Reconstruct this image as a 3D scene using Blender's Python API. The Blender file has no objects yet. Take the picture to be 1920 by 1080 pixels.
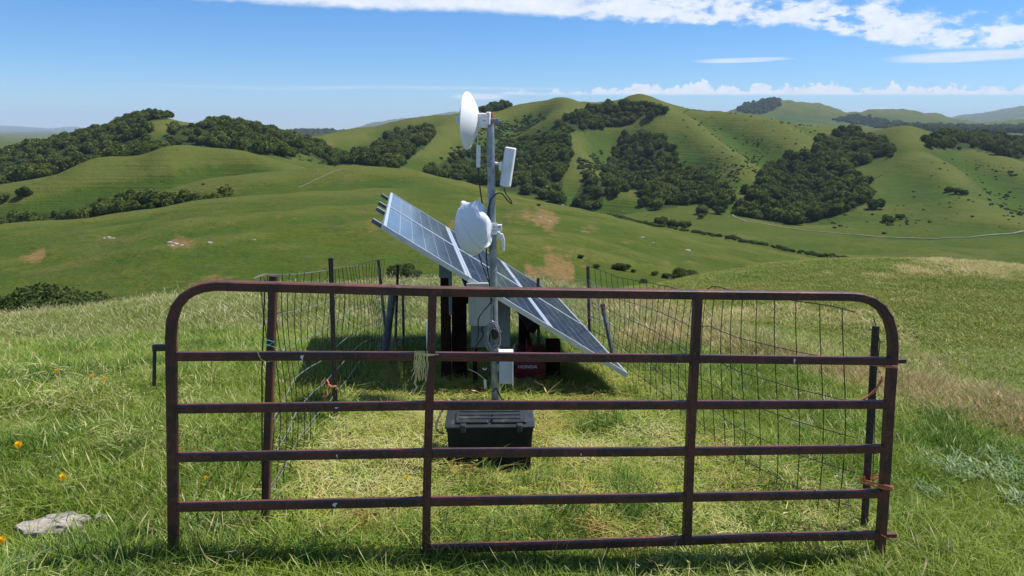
import bpy, math, random
import numpy as np
from mathutils import Vector, Matrix
R = math.radians
random.seed(7); rng = np.random.default_rng(11)
sc = bpy.context.scene; COL = sc.collection

# ------------------------------------------------------------------ camera
FPX, CX, CY, TH, CAMZ = 1371.0, 960.0, 384.0, R(6), 2.05
cT, sT = math.cos(TH), math.sin(TH)
cam = bpy.data.cameras.new('camera'); camo = bpy.data.objects.new('camera', cam); COL.objects.link(camo)
camo.location = (0, 0, CAMZ); camo.rotation_euler = (R(90) - TH, 0, 0)
cam.sensor_width = 36; cam.lens = 36 * FPX / 1920; cam.shift_y = (CY - 540) / 1920
cam.clip_start = 0.05; cam.clip_end = 80000
sc.camera = camo
sc.view_settings.view_transform = 'Standard'; sc.view_settings.look = 'None'
sc.view_settings.exposure = 0.46; sc.view_settings.gamma = 1
sc.cycles.max_bounces = 6; sc.cycles.diffuse_bounces = 2; sc.cycles.glossy_bounces = 2
sc.cycles.transmission_bounces = 4; sc.cycles.volume_bounces = 0; sc.cycles.transparent_max_bounces = 6
sc.cycles.use_denoising = True

# ------------------------------------------------------------------ node helper
class N:
    """thin wrapper for building math graphs"""
    def __init__(s, tree, sock): s.t = tree; s.s = sock
    def _m(s, op, *o, clamp=False):
        n = s.t.nodes.new('ShaderNodeMath'); n.operation = op; n.use_clamp = clamp
        for i, v in enumerate((s,) + o):
            if isinstance(v, N): s.t.links.new(v.s, n.inputs[i])
            else: n.inputs[i].default_value = v
        return N(s.t, n.outputs[0])
    def __add__(s, o): return s._m('ADD', o)
    __radd__ = __add__
    def __mul__(s, o): return s._m('MULTIPLY', o)
    __rmul__ = __mul__
    def __sub__(s, o): return s._m('SUBTRACT', o)
    def __rsub__(s, o): return (s * -1.0) + o
    def __truediv__(s, o): return s._m('DIVIDE', o)
    def sm(s, a, b):
        n = s.t.nodes.new('ShaderNodeMapRange'); n.interpolation_type = 'SMOOTHSTEP'
        s.t.links.new(s.s, n.inputs[0]); n.inputs[1].default_value = a; n.inputs[2].default_value = b
        return N(s.t, n.outputs[0])
    def lin(s, a, b, c, d):
        n = s.t.nodes.new('ShaderNodeMapRange'); s.t.links.new(s.s, n.inputs[0])
        for i, v in enumerate((a, b, c, d)): n.inputs[1 + i].default_value = v
        return N(s.t, n.outputs[0])
def noise(t, vec, scale, detail=4, rough=.55, out=0, dist=0):
    n = t.nodes.new('ShaderNodeTexNoise'); n.inputs['Scale'].default_value = scale
    n.inputs['Detail'].default_value = detail; n.inputs['Roughness'].default_value = rough
    n.inputs['Distortion'].default_value = dist
    if vec is not None: t.links.new(vec.s if isinstance(vec, N) else vec, n.inputs['Vector'])
    return N(t, n.outputs[out])
def vec3(t, x, y, z):
    n = t.nodes.new('ShaderNodeCombineXYZ')
    for i, v in enumerate((x, y, z)):
        if isinstance(v, N): t.links.new(v.s, n.inputs[i])
        else: n.inputs[i].default_value = v
    return N(t, n.outputs[0])
def mix(t, fac, a, b):
    n = t.nodes.new('ShaderNodeMix'); n.data_type = 'RGBA'
    for idx, v in ((0, fac), (6, a), (7, b)):
        if isinstance(v, N): t.links.new(v.s, n.inputs[idx])
        elif idx == 0: n.inputs[idx].default_value = v
        else: n.inputs[idx].default_value = (*v[:3], 1)
    return N(t, n.outputs[2])

# ------------------------------------------------------------------ sky and sun
SUN_EL, SUN_AZ = R(60), R(74)            # azimuth measured from the view direction (+Y) to the right (+X)
w = bpy.data.worlds.new('World'); sc.world = w; w.use_nodes = True
t = w.node_tree; t.nodes.clear()
sky = t.nodes.new('ShaderNodeTexSky'); sky.sky_type = 'NISHITA'; sky.sun_disc = False
sky.sun_elevation = SUN_EL; sky.sun_rotation = SUN_AZ; sky.altitude = 300
sky.air_density = 1.0; sky.dust_density = 0.0; sky.ozone_density = 4.0
bg = t.nodes.new('ShaderNodeBackground'); bg.inputs[1].default_value = 0.068
wo = t.nodes.new('ShaderNodeOutputWorld'); t.links.new(bg.outputs[0], wo.inputs[0])
tc = t.nodes.new('ShaderNodeTexCoord'); sp = t.nodes.new('ShaderNodeSeparateXYZ'); t.links.new(tc.outputs['Generated'], sp.inputs[0])
X, Y, Z = (N(t, sp.outputs[i]) for i in range(3))
A = X._m('ARCTAN2', Y) * 1371.0
E_ = Z._m('ARCTAN2', (X * X + Y * Y)._m('SQRT')) * 1371.0
def curve(a, pts, lo, hi, vlo, vhi):
    n = t.nodes.new('ShaderNodeFloatCurve'); c = n.mapping.curves[0]
    pts = [((p - lo) / (hi - lo), (v - vlo) / (vhi - vlo)) for p, v in pts]
    c.points[0].location = pts[0]; c.points[-1].location = pts[-1]
    for p in pts[1:-1]: c.points.new(*p)
    for p in c.points: p.handle_type = 'AUTO'
    n.mapping.update(); t.links.new(a.lin(lo, hi, 0, 1).s, n.inputs[1])
    return N(t, n.outputs[0]) * (vhi - vlo) + vlo
cv = vec3(t, A * .01, E_ * .022, 0.0)
n1 = noise(t, cv, .55, 8, .62, dist=.3)
n2 = noise(t, vec3(t, A * .01, E_ * .02, 4.0), 2.6, 6, .6)
low = curve(A, [(-1200, 232), (-616, 216), (-400, 212), (-60, 209), (139, 196), (334, 186), (470, 176), (594, 150), (711, 128), (838, 112), (1200, 90)], -1200, 1200, 0, 300)
wav = (n1 - .5) * 70 + (n2 - .5) * (26 + A.sm(0, 300) * 75)
thick = curve(A, [(-1200, 10), (-560, 26), (-330, 60), (139, 60), (470, 40), (594, 46), (838, 44), (1200, 60)], -1200, 1200, 0, 300)
d = E_ - low
bandA = (d + wav * .45).sm(-4, 10) * ((thick - d + wav * 1.9).sm(-26, 26))
high = (n1 + (n2 - .5) * .3).sm(.52, .62) * (d + wav).sm(20, 60) * .9
brk = (n2 * .6 + noise(t, vec3(t, A * .01, E_ * .018, 11.0), 1.1, 5, .6) * .4 + (1.0 - A.sm(250, 550)) * .2).sm(.385, .47); cl1 = (bandA * brk)._m('MAXIMUM', high * brk)
wisp = noise(t, vec3(t, A * .004, E_ * .05, 2.0), 1.2, 6, .65)
h = noise(t, vec3(t, A * .01, 0.0, 9.0), 2.2, 5, .62)
h2 = noise(t, vec3(t, A * .02, E_ * .03, 3.0), 2.6, 5, .6)
toph = curve(A, [(-1200, 0), (-260, 2), (-60, 8), (60, 12), (200, 24), (330, 34), (840, 32), (1200, 30)], -1200, 1200, 0, 60)
Wc = E_ / (A / 1371.0)._m('COSINE'); d2 = Wc - 60.0
hh3 = noise(t, vec3(t, A * .01, Wc * .012, 21.0), 4.2, 3, .5)
top = toph * (((h - .32) * 2.6)._m('MAXIMUM', .35)._m('MINIMUM', .95) + (hh3 - .5) * .9) + (noise(t, vec3(t, A * .05, Wc * .07, 7.0), 1.7, 5, .6) - .5) * 24
fadeA = A.sm(-250, 330)
cl2 = d2.sm(-2, 5) * (top - d2).sm(-2.5, 3) * (fadeA * .7 + .35) * (wisp + fadeA * .5).sm(.38, .62) * A.sm(-300, -60)
def streak(a, e, wa, we, k):
    r2 = ((A - a) / wa); r3 = ((E_ - e + (wisp - .5) * 9) / we)
    return (1.0 - (r2 * r2 + r3 * r3))._m('MAXIMUM', 0.0).sm(0, .8) * k * (wisp * 1.4 + .1)
cl3 = streak(415, 119, 95, 5, .8)._m('MAXIMUM', streak(770, 112, 150, 10, 1.0))._m('MAXIMUM', streak(-60, 58, 60, 7, .9))
cl3 = cl3._m('MAXIMUM', streak(-150, 73, 320, 4, .35))._m('MAXIMUM', streak(-480, 70, 240, 3, .2))._m('MAXIMUM', streak(-60, 218, 130, 7, 1.0))
cl3 = cl3._m('MAXIMUM', streak(640, 29, 60, 7, .5))
cl = (cl1._m('MAXIMUM', cl2)._m('MAXIMUM', cl3))._m('MINIMUM', 1.0)
shade = ((n2 - .5) * .9 + (h2 - .5) * .8)
ccol = mix(t, (shade + .45)._m('MAXIMUM', 0.0)._m('MINIMUM', 1.0), (7.9, 8.8, 10.1), (12.0, 12.2, 12.5))
hsv = t.nodes.new('ShaderNodeHueSaturation'); hsv.inputs['Saturation'].default_value = 1.25; hsv.inputs['Value'].default_value = 1.0
t.links.new(sky.outputs[0], hsv.inputs['Color'])
tn = t.nodes.new('ShaderNodeMix'); tn.data_type = 'RGBA'; tn.blend_type = 'MULTIPLY'; tn.inputs[0].default_value = 1
t.links.new(hsv.outputs[0], tn.inputs[6]); t.links.new(mix(t, E_.sm(-10, 260), (.84, 1.10, 1.50), (.86, 1.16, 1.46)).s, tn.inputs[7])
t.links.new(mix(t, cl * .93, N(t, tn.outputs[2]), ccol).s, bg.inputs[0])
sun = bpy.data.lights.new('sun', 'SUN'); suno = bpy.data.objects.new('sun', sun); COL.objects.link(suno)
sun.energy = 5.0; sun.angle = R(.5); sun.color = (1, .955, .89)
sd = Vector((math.cos(SUN_EL) * math.sin(SUN_AZ), math.cos(SUN_EL) * math.cos(SUN_AZ), math.sin(SUN_EL)))
suno.rotation_euler = (-sd).to_track_quat('-Z', 'Y').to_euler()

# ------------------------------------------------------------------ projection helpers (pixel of the 1920 wide view -> world)
def ratio(py): yr = (py - CY) / FPX; return (sT + cT * yr) / (cT - sT * yr)      # drop per metre forward
def saz(px, py=300): yr = (py - CY) / FPX; return (px - CX) / FPX / (cT - sT * yr)
def W(px, py, Yf): return Vector((saz(px, py) * Yf, Yf, CAMZ - ratio(py) * Yf))
def proj(p):
    p = np.asarray(p, float); dz = p[..., 2] - CAMZ
    dep = p[..., 1] * cT - dz * sT; up = p[..., 1] * sT + dz * cT
    return CX + FPX * p[..., 0] / dep, CY - FPX * up / dep

# ------------------------------------------------------------------ vectorised noise
_perm = np.random.default_rng(3).permutation(512)
def _h(ix, iy): return _perm[(_perm[ix & 511] + iy) & 511] / 511.0
def vnoise(x, y):
    ix = np.floor(x).astype(int); iy = np.floor(y).astype(int); fx = x - ix; fy = y - iy
    fx = fx * fx * (3 - 2 * fx); fy = fy * fy * (3 - 2 * fy)
    a = _h(ix, iy); b = _h(ix + 1, iy); c = _h(ix, iy + 1); d = _h(ix + 1, iy + 1)
    return (a + (b - a) * fx) * (1 - fy) + (c + (d - c) * fx) * fy - .5
def fbm(x, y, o=4):
    r = 0; a = 1
    for i in range(o): r = r + a * vnoise(x + 17.3 * i, y - 9.1 * i); x = x * 2.03; y = y * 2.03; a *= .5
    return r
def sstep(x, a, b): u = np.clip((x - a) / (b - a), 0, 1); return u * u * (3 - 2 * u)

# ------------------------------------------------------------------ terrain: one height field through surveyed ridge and valley lines
def near_z(x, Yf):
    b = np.interp(Yf, [0, 2, 3.0, 3.35, 4.5, 5.75, 7.0], [.30, .10, -.03, -.07, -.06, -.075, -.2])
    return b - .073 * (np.clip(x, -2.5, 9) + 1.56) - .03 * np.clip(x - 2.2, 0, 9) - .02 * np.clip(-x - 2, 0, 6)
L = []
def line(*p): L.append(sorted(p))
line((-400,9,690),(0,9,662),(250,9,650),(500,9,640),(760,9,643),(960,9,645),(1145,8.8,642),(1330,8.5,642),(1500,7.8,682),(1700,7,742),(1920,6.3,798),(2300,5.6,880))
line((-400,14,628),(0,13.5,603),(140,13.5,590),(250,13.5,578),(350,13.5,568),(500,14,557),(640,15,549),(760,16,541),(960,17,540),(1100,17,560),(1250,15,602),(1330,13,634),(1500,11,672),(1700,9.7,738),(1920,8.8,800),(2300,8,890))
line((-400,28,680),(0,26,660),(500,26,600),(760,26,560),(960,28,546),(1100,28,548),(1250,28,570),(1500,22,610),(1700,18,660),(1920,15,725),(2300,14,800))
line((-400,60,650),(0,60,635),(250,60,610),(500,60,590),(640,60,578),(760,60,556),(960,55,548),(1100,50,547),(1240,48,537),(1300,48,523),(1400,50,507),(1480,52,495),(1600,50,488),(1750,46,489),(1920,42,504),(2300,38,550))
line((-400,95,640),(0,95,612),(250,95,588),(500,95,566),(760,95,550),(960,100,545),(1100,110,540),(1240,120,535),(1300,110,560),(1480,110,570),(1600,110,575),(1920,100,590),(2300,95,620))
line((-400,185,455),(0,195,428),(150,200,415),(300,208,394),(440,226,374),(540,236,369),(650,244,366),(740,258,361),(820,268,362),(900,268,370),(1000,262,386),(1100,258,401),(1180,256,418),(1260,240,443),(1420,215,474),(1500,200,495),(1580,188,516),(1700,178,538),(1920,168,560),(2300,160,600))
line((-400,262,490),(0,266,452),(150,270,440),(300,270,418),(440,262,390),(540,266,377),(650,276,367),(740,288,350),(820,292,346),(900,288,359),(1000,281,379),(1100,274,397),(1180,269,415),(1260,255,440),(1420,224,472),(1500,209,491),(1580,195,512),(1700,185,534),(1920,175,555),(2300,166,595))
line((-400,300,480),(0,300,447),(150,300,433),(225,308,412),(305,330,364),(345,334,350),(390,335,338),(500,335,323),(600,335,316),(650,335,313),(740,335,316),(820,325,328),(900,312,345),(1000,302,372),(1100,292,392),(1180,283,412),(1260,271,437),(1420,233,470),(1500,218,487),(1580,203,508),(1700,193,530),(1920,183,550),(2300,173,590))
line((-400,325,470),(0,330,440),(150,332,427),(250,338,404),(305,352,374),(390,372,356),(500,388,350),(560,398,346),(650,412,337),(740,425,345),(820,425,365),(900,420,385),(1000,420,405),(1100,430,408),(1180,440,420),(1260,400,440),(1420,350,468),(1500,330,487),(1580,320,495),(1700,315,500),(1920,312,502),(2300,310,505))
line((-400,355,455),(0,360,424),(150,362,410),(250,366,390),(305,378,366),(390,400,346),(440,406,341),(500,412,335),(560,425,331),(650,500,322),(740,520,345),(820,560,360),(900,560,375),(1000,560,385),(1080,560,388),(1120,520,395),(1200,520,402),(1300,500,412),(1380,500,410),(1420,470,420),(1500,450,432),(1600,430,443),(1700,415,449),(1800,410,448),(1920,425,437),(2300,450,420))
line((-400,430,380),(0,430,350),(130,440,325),(260,450,297),(320,460,283),(430,470,281),(520,480,298),(600,520,313),(650,600,305),(740,650,300),(820,700,300),(900,750,300),(1000,760,300),(1100,760,310),(1200,760,330),(1300,740,340),(1400,640,360),(1500,640,350),(1600,620,350),(1700,600,370),(1800,600,370),(1920,600,372),(2300,600,380))
line((-400,560,395),(0,560,362),(130,560,335),(260,560,302),(320,560,292),(430,580,290),(480,600,290),(520,640,275),(560,670,276),(600,690,287),(650,740,300),(740,820,275),(820,850,262),(900,900,260),(1000,920,250),(1100,920,255),(1200,920,260),(1300,880,265),(1400,820,280),(1500,800,285),(1600,780,290),(1700,760,300),(1800,760,310),(1920,760,322),(2300,760,330))
line((-400,760,340),(0,740,297),(60,740,281),(130,740,266),(200,740,246),(250,740,228),(290,740,222),(330,740,230),(400,740,241),(460,740,242),(500,740,252),(540,800,260),(580,900,259),(620,1000,252),(660,1050,244),(700,1060,240),(760,1080,227),(860,1100,213),(950,1150,198),(1040,1180,186),(1090,1180,192),(1140,1150,192),(1190,1120,187),(1240,1100,192),(1300,1080,204),(1400,1050,212),(1500,1020,231),(1600,1000,243),(1700,1000,250),(1760,1000,255),(1850,1000,262),(1920,1000,268),(2300,1000,285))
line((-400,1400,285),(0,1400,280),(540,1400,275),(650,1450,262),(760,1450,250),(900,1450,235),(1000,1500,220),(1200,1500,220),(1400,1500,236),(1500,1500,246),(1600,1500,251),(1750,1500,258),(1920,1500,262),(2300,1500,270))
line((-400,3200,268),(0,3200,263),(150,3200,277),(500,3200,266),(700,3200,266),(1000,3200,246),(1300,3200,240),(1400,3200,233),(1500,3200,233),(1600,3200,239),(1750,3200,241),(1850,3200,245),(1920,3200,241),(2300,3200,246))
line((-400,4200,266),(0,4200,260),(60,4200,263),(150,4200,275),(500,4200,262),(560,4200,251),(600,4200,249),(640,4200,252),(700,4200,262),(860,4200,252),(1000,4200,240),(1300,4200,235),(1370,4200,212),(1400,4200,200),(1440,4200,190),(1470,4200,190),(1530,4200,196),(1570,4200,207),(1610,4300,215),(1640,4500,209),(1680,4500,209),(1720,4500,211),(1770,4500,220),(1800,4500,226),(1850,4300,230),(1900,4300,226),(1920,4300,224),(2300,4300,235))
line((-400,6500,255),(500,6500,256),(960,6500,250),(1400,6500,232),(1700,6500,232),(1920,6500,236),(2300,6500,245))
line((-400,15000,243),(0,15000,248),(100,15000,247),(150,15000,252),(400,14000,252),(560,13000,249),(640,13000,246),(665,13000,241),(700,13000,231),(750,13000,224),(800,13000,219),(860,13000,211),(900,13000,210),(1000,13000,225),(1100,13000,235),(1400,13000,238),(1740,13000,235),(1790,13000,220),(1850,13000,212),(1900,13000,203),(1920,13000,200),(2000,13000,190),(2300,13000,205))
line((-400,23000,240),(0,23000,236),(60,23000,239),(90,23000,241),(140,23000,238),(170,23000,243),(400,23000,246),(2300,23000,246))

def pchip(xk, yk, x):                    # monotone cubic through (xk, yk) at x
    hh = np.diff(xk); dl = np.diff(yk) / hh; m = np.zeros_like(yk)
    w1 = 2 * hh[1:] + hh[:-1]; w2 = hh[1:] + 2 * hh[:-1]
    ok = dl[1:] * dl[:-1] > 0
    with np.errstate(divide='ignore', invalid='ignore'):
        m[1:-1] = np.where(ok, (w1 + w2) / (w1 / dl[:-1] + w2 / dl[1:]), 0)
    m[0] = dl[0]; m[-1] = dl[-1]
    i = np.clip(np.searchsorted(xk, x) - 1, 0, len(xk) - 2); u = np.clip((x - xk[i]) / hh[i], 0, 1)
    return ((1 + 2 * u) * (1 - u) ** 2 * yk[i] + u * (1 - u) ** 2 * hh[i] * m[i] + u * u * (3 - 2 * u) * yk[i + 1] + u * u * (u - 1) * hh[i] * m[i + 1])
NS, NY = 900, 860
S = np.linspace(-1.25, 1.25, NS); LY = np.linspace(math.log(.35), math.log(24000), NY); YY = np.exp(LY)
rows_Y, rows_Z = [], []
for ln in L:
    a = np.array(ln, float); sk = np.array([saz(p[0], p[2]) for p in ln])
    rows_Y.append(pchip(sk, a[:, 1], S)); rows_Z.append(CAMZ - ratio(pchip(sk, a[:, 2], S)) * rows_Y[-1])
nearY = [.3, 1.2, 2, 2.8, 3.35, 3.9, 4.5, 5.1]
HZ = np.zeros((NY, NS))
for j in range(NS):
    ya = rows_Y[0][j]; k = min(1, ya * .86 / 5.1)
    ny = np.array(nearY) * k
    yk = np.concatenate([ny, [r[j] for r in rows_Y]]); zk = np.concatenate([near_z(S[j] * ny, ny), [r[j] for r in rows_Z]])
    HZ[:, j] = pchip(yk, zk, YY)
SX, SY = np.meshgrid(S, YY); GX = SX * SY; GY = SY
def lookup(Zg, x, y):
    s = np.clip((np.asarray(x) / y + 1.25) / 2.5 * (NS - 1), 0, NS - 1.001); v = np.clip((np.log(y) - LY[0]) / (LY[-1] - LY[0]) * (NY - 1), 0, NY - 1.001)
    i = s.astype(int); j = v.astype(int); a = s - i; b = v - j
    return (Zg[j, i] * (1 - a) + Zg[j, i + 1] * a) * (1 - b) + (Zg[j + 1, i] * (1 - a) + Zg[j + 1, i + 1] * a) * b
def gz(x, y): return float(lookup(HZ, np.array([x], float), np.array([y], float))[0])
def hit(px, py, Y0=1.0, Y1=20000):       # where the view line meets the ground
    ys = np.exp(np.linspace(math.log(Y0), math.log(Y1), 3000)); xs = saz(px, py) * ys
    dz = (CAMZ - ratio(py) * ys) - lookup(HZ, xs, ys)
    k = np.where(dz <= 0)[0]; k = k[0] if len(k) else int(np.argmin(dz))
    return Vector((float(xs[k]), float(ys[k]), float(lookup(HZ, xs[k:k+1], ys[k:k+1])[0])))
# spurs (positive) and gullies (negative) running down the hill faces
spurs = [([(1195,200),(1270,245),(1330,290),(1395,345)], 14, 34), ([(1345,222),(1400,262),(1450,300),(1470,330)], -13, 30), ([(1460,240),(1500,262),(1530,300)], 9, 30),
         ([(1610,262),(1560,320),(1490,390)], -14, 45), ([(1690,262),(1750,320),(1830,385),(1880,425)], 14, 32), ([(1790,300),(1860,340),(1915,400)], -9, 28),
         ([(1780,272),(1860,305),(1960,360)], 9, 30), ([(1075,215),(1075,260),(1085,310),(1140,360)], 16, 30), ([(1150,262),(1170,320),(1120,375)], -14, 30),
         ([(985,215),(940,260),(860,310)], -15, 40), ([(900,222),(850,262),(790,300)], 9, 32), ([(1060,195),(1020,240)], 10, 30), ([(720,245),(690,280)], -8, 25),
         ([(1270,260),(1290,320)], -8, 22), ([(1220,230),(1235,290),(1300,320)], 8, 25), ([(1420,330),(1400,390)], 8, 25),
         ([(330,292),(420,300),(540,318)], 4.5, 18), ([(420,318),(330,345),(250,352)], -8, 20), ([(180,318),(120,352),(60,372)], 6, 18), ([(300,330),(240,372)], 5, 14),
]
D0 = HZ.copy()
for pts, hgt, wd in spurs:
    P = [hit(a, b, 250 if a < 600 else 400) for a, b in pts]
    best = np.full(HZ.shape, 1e9)
    m = (GY > min(p.y for p in P) - 4 * wd) & (GY < max(p.y for p in P) + 4 * wd)
    gx, gy = GX[m], GY[m]; bb = np.full(gx.shape, 1e9)
    for a, b in zip(P[:-1], P[1:]):
        ax, ay, bx, by = a.x, a.y, b.x, b.y; l2 = (bx - ax) ** 2 + (by - ay) ** 2 + 1e-6
        u = np.clip(((gx - ax) * (bx - ax) + (gy - ay) * (by - ay)) / l2, 0, 1)
        bb = np.minimum(bb, np.hypot(gx - ax - u * (bx - ax), gy - ay - u * (by - ay)))
    HZ[m] += hgt * np.exp(-(bb / wd) ** 2)
far = sstep(GY, 300, 700) * (1 + 2.5 * sstep(GY, 1500, 6000))
wx = GX + 30 * fbm(GX / 90, GY / 90, 2); wy = GY + 30 * fbm(GX / 90 + 7, GY / 90, 2)
rid = 1 - 2 * np.abs(fbm(wx / 130, wy / 170, 3)); HZ += far * (rid - .6) * 6.5
HZ += far * fbm(GX / 28, GY / 28, 3) * 1.6
HZ += sstep(GY, 700, 3000) * (1 - 2 * np.abs(fbm(wx / 420, wy / 420, 4)) - .6) * 30 * sstep(GY, 3000, 4200)
mid = sstep(GY, 70, 160) * (1 - sstep(GY, 360, 520)); HZ += mid * (fbm(GX / 48, GY / 48, 4) * 3.4 + fbm(GX / 7, GY / 7, 2) * .16)
HZ += sstep(GY, 9, 20) * (1 - sstep(GY, 60, 90)) * fbm(GX / 5, GY / 5, 3) * .16
HZ += (1 - sstep(GY, 14, 30)) * fbm(GX / .9, GY / .9, 3) * .035
def pin_poly(poly):                      # mask of grid points seen inside a polygon of the view
    px, py = proj(np.stack([GX, GY, HZ], -1)); c = np.zeros(px.shape, bool); n = len(poly)
    for i in range(n):
        x1, y1 = poly[i]; x2, y2 = poly[(i + 1) % n]
        with np.errstate(divide='ignore', invalid='ignore'):
            c ^= ((y1 > py) != (y2 > py)) & (px < (x2 - x1) * (py - y1) / (y2 - y1 + 1e-9) + x1)
    return c
WOODS = {
 'left_crown': ([(-400,300),(0,288),(60,268),(130,255),(200,235),(262,222),(285,245),(262,262),(310,285),(300,295),(240,302),(150,322),(60,345),(0,357),(-400,420)], 470, 770),
 'left_top': ([(240,230),(250,210),(315,208),(318,224),(270,228)], 700, 770),
 'left_right': ([(300,262),(335,234),(385,240),(400,230),(460,230),(505,240),(548,268),(548,300),(480,294),(400,282),(330,276)], 520, 770),
 'strip': ([(525,250),(560,262),(652,300),(655,308),(620,310),(560,284)], 560, 800),
 'bowl': ([(662,300),(700,275),(745,250),(795,242),(818,250),(800,275),(762,300),(745,318),(690,314),(664,308)], 480, 1000),
 'centre': ([(800,325),(840,295),(900,285),(950,272),(1000,255),(1062,245),(1072,290),(1052,335),(1062,385),(1000,368),(900,348),(820,332)], 430, 1000),
 'ridge': ([(1030,240),(1060,222),(1100,205),(1190,197),(1235,198),(1248,212),(1205,222),(1180,232),(1100,245),(1040,246)], 850, 1150),
 'middle': ([(1075,375),(1090,340),(1130,330),(1150,290),(1165,262),(1222,252),(1268,285),(1275,322),(1232,335),(1200,352),(1140,366),(1118,392),(1080,390)], 430, 1000),
 'clump': ([(1195,372),(1215,345),(1260,325),(1310,325),(1350,350),(1375,380),(1350,392),(1300,382),(1240,393),(1200,388)], 430, 900),
 'great': ([(1385,405),(1392,372),(1430,330),(1475,300),(1528,290),(1535,258),(1585,245),(1640,255),(1682,288),(1640,298),(1600,320),(1625,340),(1632,372),(1600,395),(1540,412),(1480,424)], 400, 1010),
 'right': ([(1735,268),(1770,250),(1850,258),(1880,245),(2050,245),(2050,320),(1900,296),(1830,282),(1750,278)], 700, 1100),
 'gully': ([(-200,450),(0,408),(60,402),(140,390),(215,378),(250,366),(280,376),(340,378),(440,370),(436,378),(330,390),(210,404),(110,420),(0,428),(-200,460)], 235, 420),
 'far_hill': ([(1380,207),(1410,196),(1440,186),(1462,187),(1466,197),(1448,208),(1425,214),(1400,212)], 3150, 4700),
 'far_hill_low': ([(1560,225),(1600,218),(1700,235),(1800,240),(1920,238),(1920,250),(1700,250)], 2200, 4700),
 'distant': ([(505,262),(540,246),(645,246),(645,256),(560,264)], 3150, 4700),
 'topknot': ([(900,212),(950,190),(968,196),(930,210)], 1000, 1300)}
DIRT = [(205,446,16,5),(325,457,24,8),(66,482,26,9),(150,447,14,4),(425,420,22,5),(520,407,9,4),(553,410,7,4),(700,425,20,10),(700,418,20,8),(1020,412,42,15),(975,398,18,8),(930,375,45,10),(1040,510,60,22),(1100,430,30,9),(1180,455,25,8),
        (1290,492,50,9),(850,418,20,12),(350,535,60,20),(60,560,60,14),(500,515,30,10),(1215,398,28,5),(620,270,35,10),(760,258,30,8),(1310,225,22,6),(300,240,26,10)]
px, py = proj(np.stack([GX, GY, HZ], -1))
dirt = np.zeros(HZ.shape); dryv = np.zeros(HZ.shape)
wob = np.maximum(.45, 1 + 2.0 * fbm(GX / (GY * .02 + .5), GY / (GY * .03 + .5), 3))
midm = sstep(GY, 60, 90)
for k, (a, b, ra, rb) in enumerate(DIRT):
    q = np.hypot((px - a) / ra, (py - b) / rb) * wob
    dirt = np.maximum(dirt, (1 - sstep(q, .0, 1.45)) * midm * (1. if k in (0, 1, 2, 9, 12) else .55))
# dry grass: band along the edge of the knoll on the right and on the crest of the spur
band = np.abs(py - np.interp(px, [1000, 1200, 1330, 1500, 1700, 1920, 2300], [640, 640, 650, 690, 750, 800, 860])) / np.interp(px, [1000, 1330, 1920], [9, 15, 30])
nearm = (GY > 4.5) & (GY < 90)
dryv = np.where(nearm, (1 - sstep(band * wob, .5, 1.3)) * sstep(px, 1060, 1250) * .8, 0)
b2 = np.abs(py - np.interp(px, [1050, 1200, 1330, 1500, 1700, 1800], [572, 585, 600, 585, 640, 735])) / 22
dryv = np.maximum(dryv, np.where(nearm, (1 - sstep(b2 * wob, .4, 1.4)) * .6 * sstep(px, 1050, 1150) * (1 - sstep(px, 1750, 1820)), 0))
dryv = np.maximum(dryv, np.where(nearm & (px > 1600), (1 - sstep(np.hypot((px - 1850) / 130, (py - 508) / 22) * wob, .4, 1.2)) * .9, 0))
dryv = np.maximum(dryv, np.where(nearm & (px > 1300), (.12 + fbm(GX / 3, GY / 3, 3) * .6) * sstep(-py, -640, -560), 0))
wood = np.zeros(HZ.shape)
for k, (poly, y0, y1) in WOODS.items():
    wood = np.maximum(wood, (pin_poly(poly) & (GY > y0) & (GY < y1)).astype(float))
def blur(a, k):
    for ax in (0, 1):
        c = np.cumsum(np.concatenate([np.repeat(np.take(a, [0], ax), k + 1, ax), a, np.repeat(np.take(a, [-1], ax), k, ax)], ax), ax)
        n_ = a.shape[ax]; a = (np.take(c, range(2 * k + 1, 2 * k + 1 + n_), ax) - np.take(c, range(0, n_), ax)) / (2 * k + 1)
    return a
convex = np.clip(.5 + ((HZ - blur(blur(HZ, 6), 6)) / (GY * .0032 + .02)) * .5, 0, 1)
V = np.stack([GX, GY, HZ], -1).reshape(-1, 3)
me = bpy.data.meshes.new('ground'); idx = np.arange(NS * NY).reshape(NY, NS)
F = np.stack([idx[:-1, :-1], idx[:-1, 1:], idx[1:, 1:], idx[1:, :-1]], -1).reshape(-1, 4)
def fill(me, V, F):
    me.vertices.add(len(V)); me.vertices.foreach_set('co', np.ascontiguousarray(V, np.float32).ravel())
    k = F.shape[1]; me.loops.add(F.size); me.loops.foreach_set('vertex_index', F.ravel().astype(np.int32))
    me.polygons.add(len(F)); me.polygons.foreach_set('loop_start', np.arange(0, F.size, k, dtype=np.int32))
    me.polygons.foreach_set('use_smooth', np.ones(len(F), bool)); me.update(calc_edges=True)
fill(me, V, F)
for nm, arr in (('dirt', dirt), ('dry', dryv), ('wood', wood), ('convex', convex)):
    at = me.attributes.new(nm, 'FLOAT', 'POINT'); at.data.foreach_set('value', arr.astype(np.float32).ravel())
ground = bpy.data.objects.new('ground', me); COL.objects.link(ground); ground['kind'] = 'structure'

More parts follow.
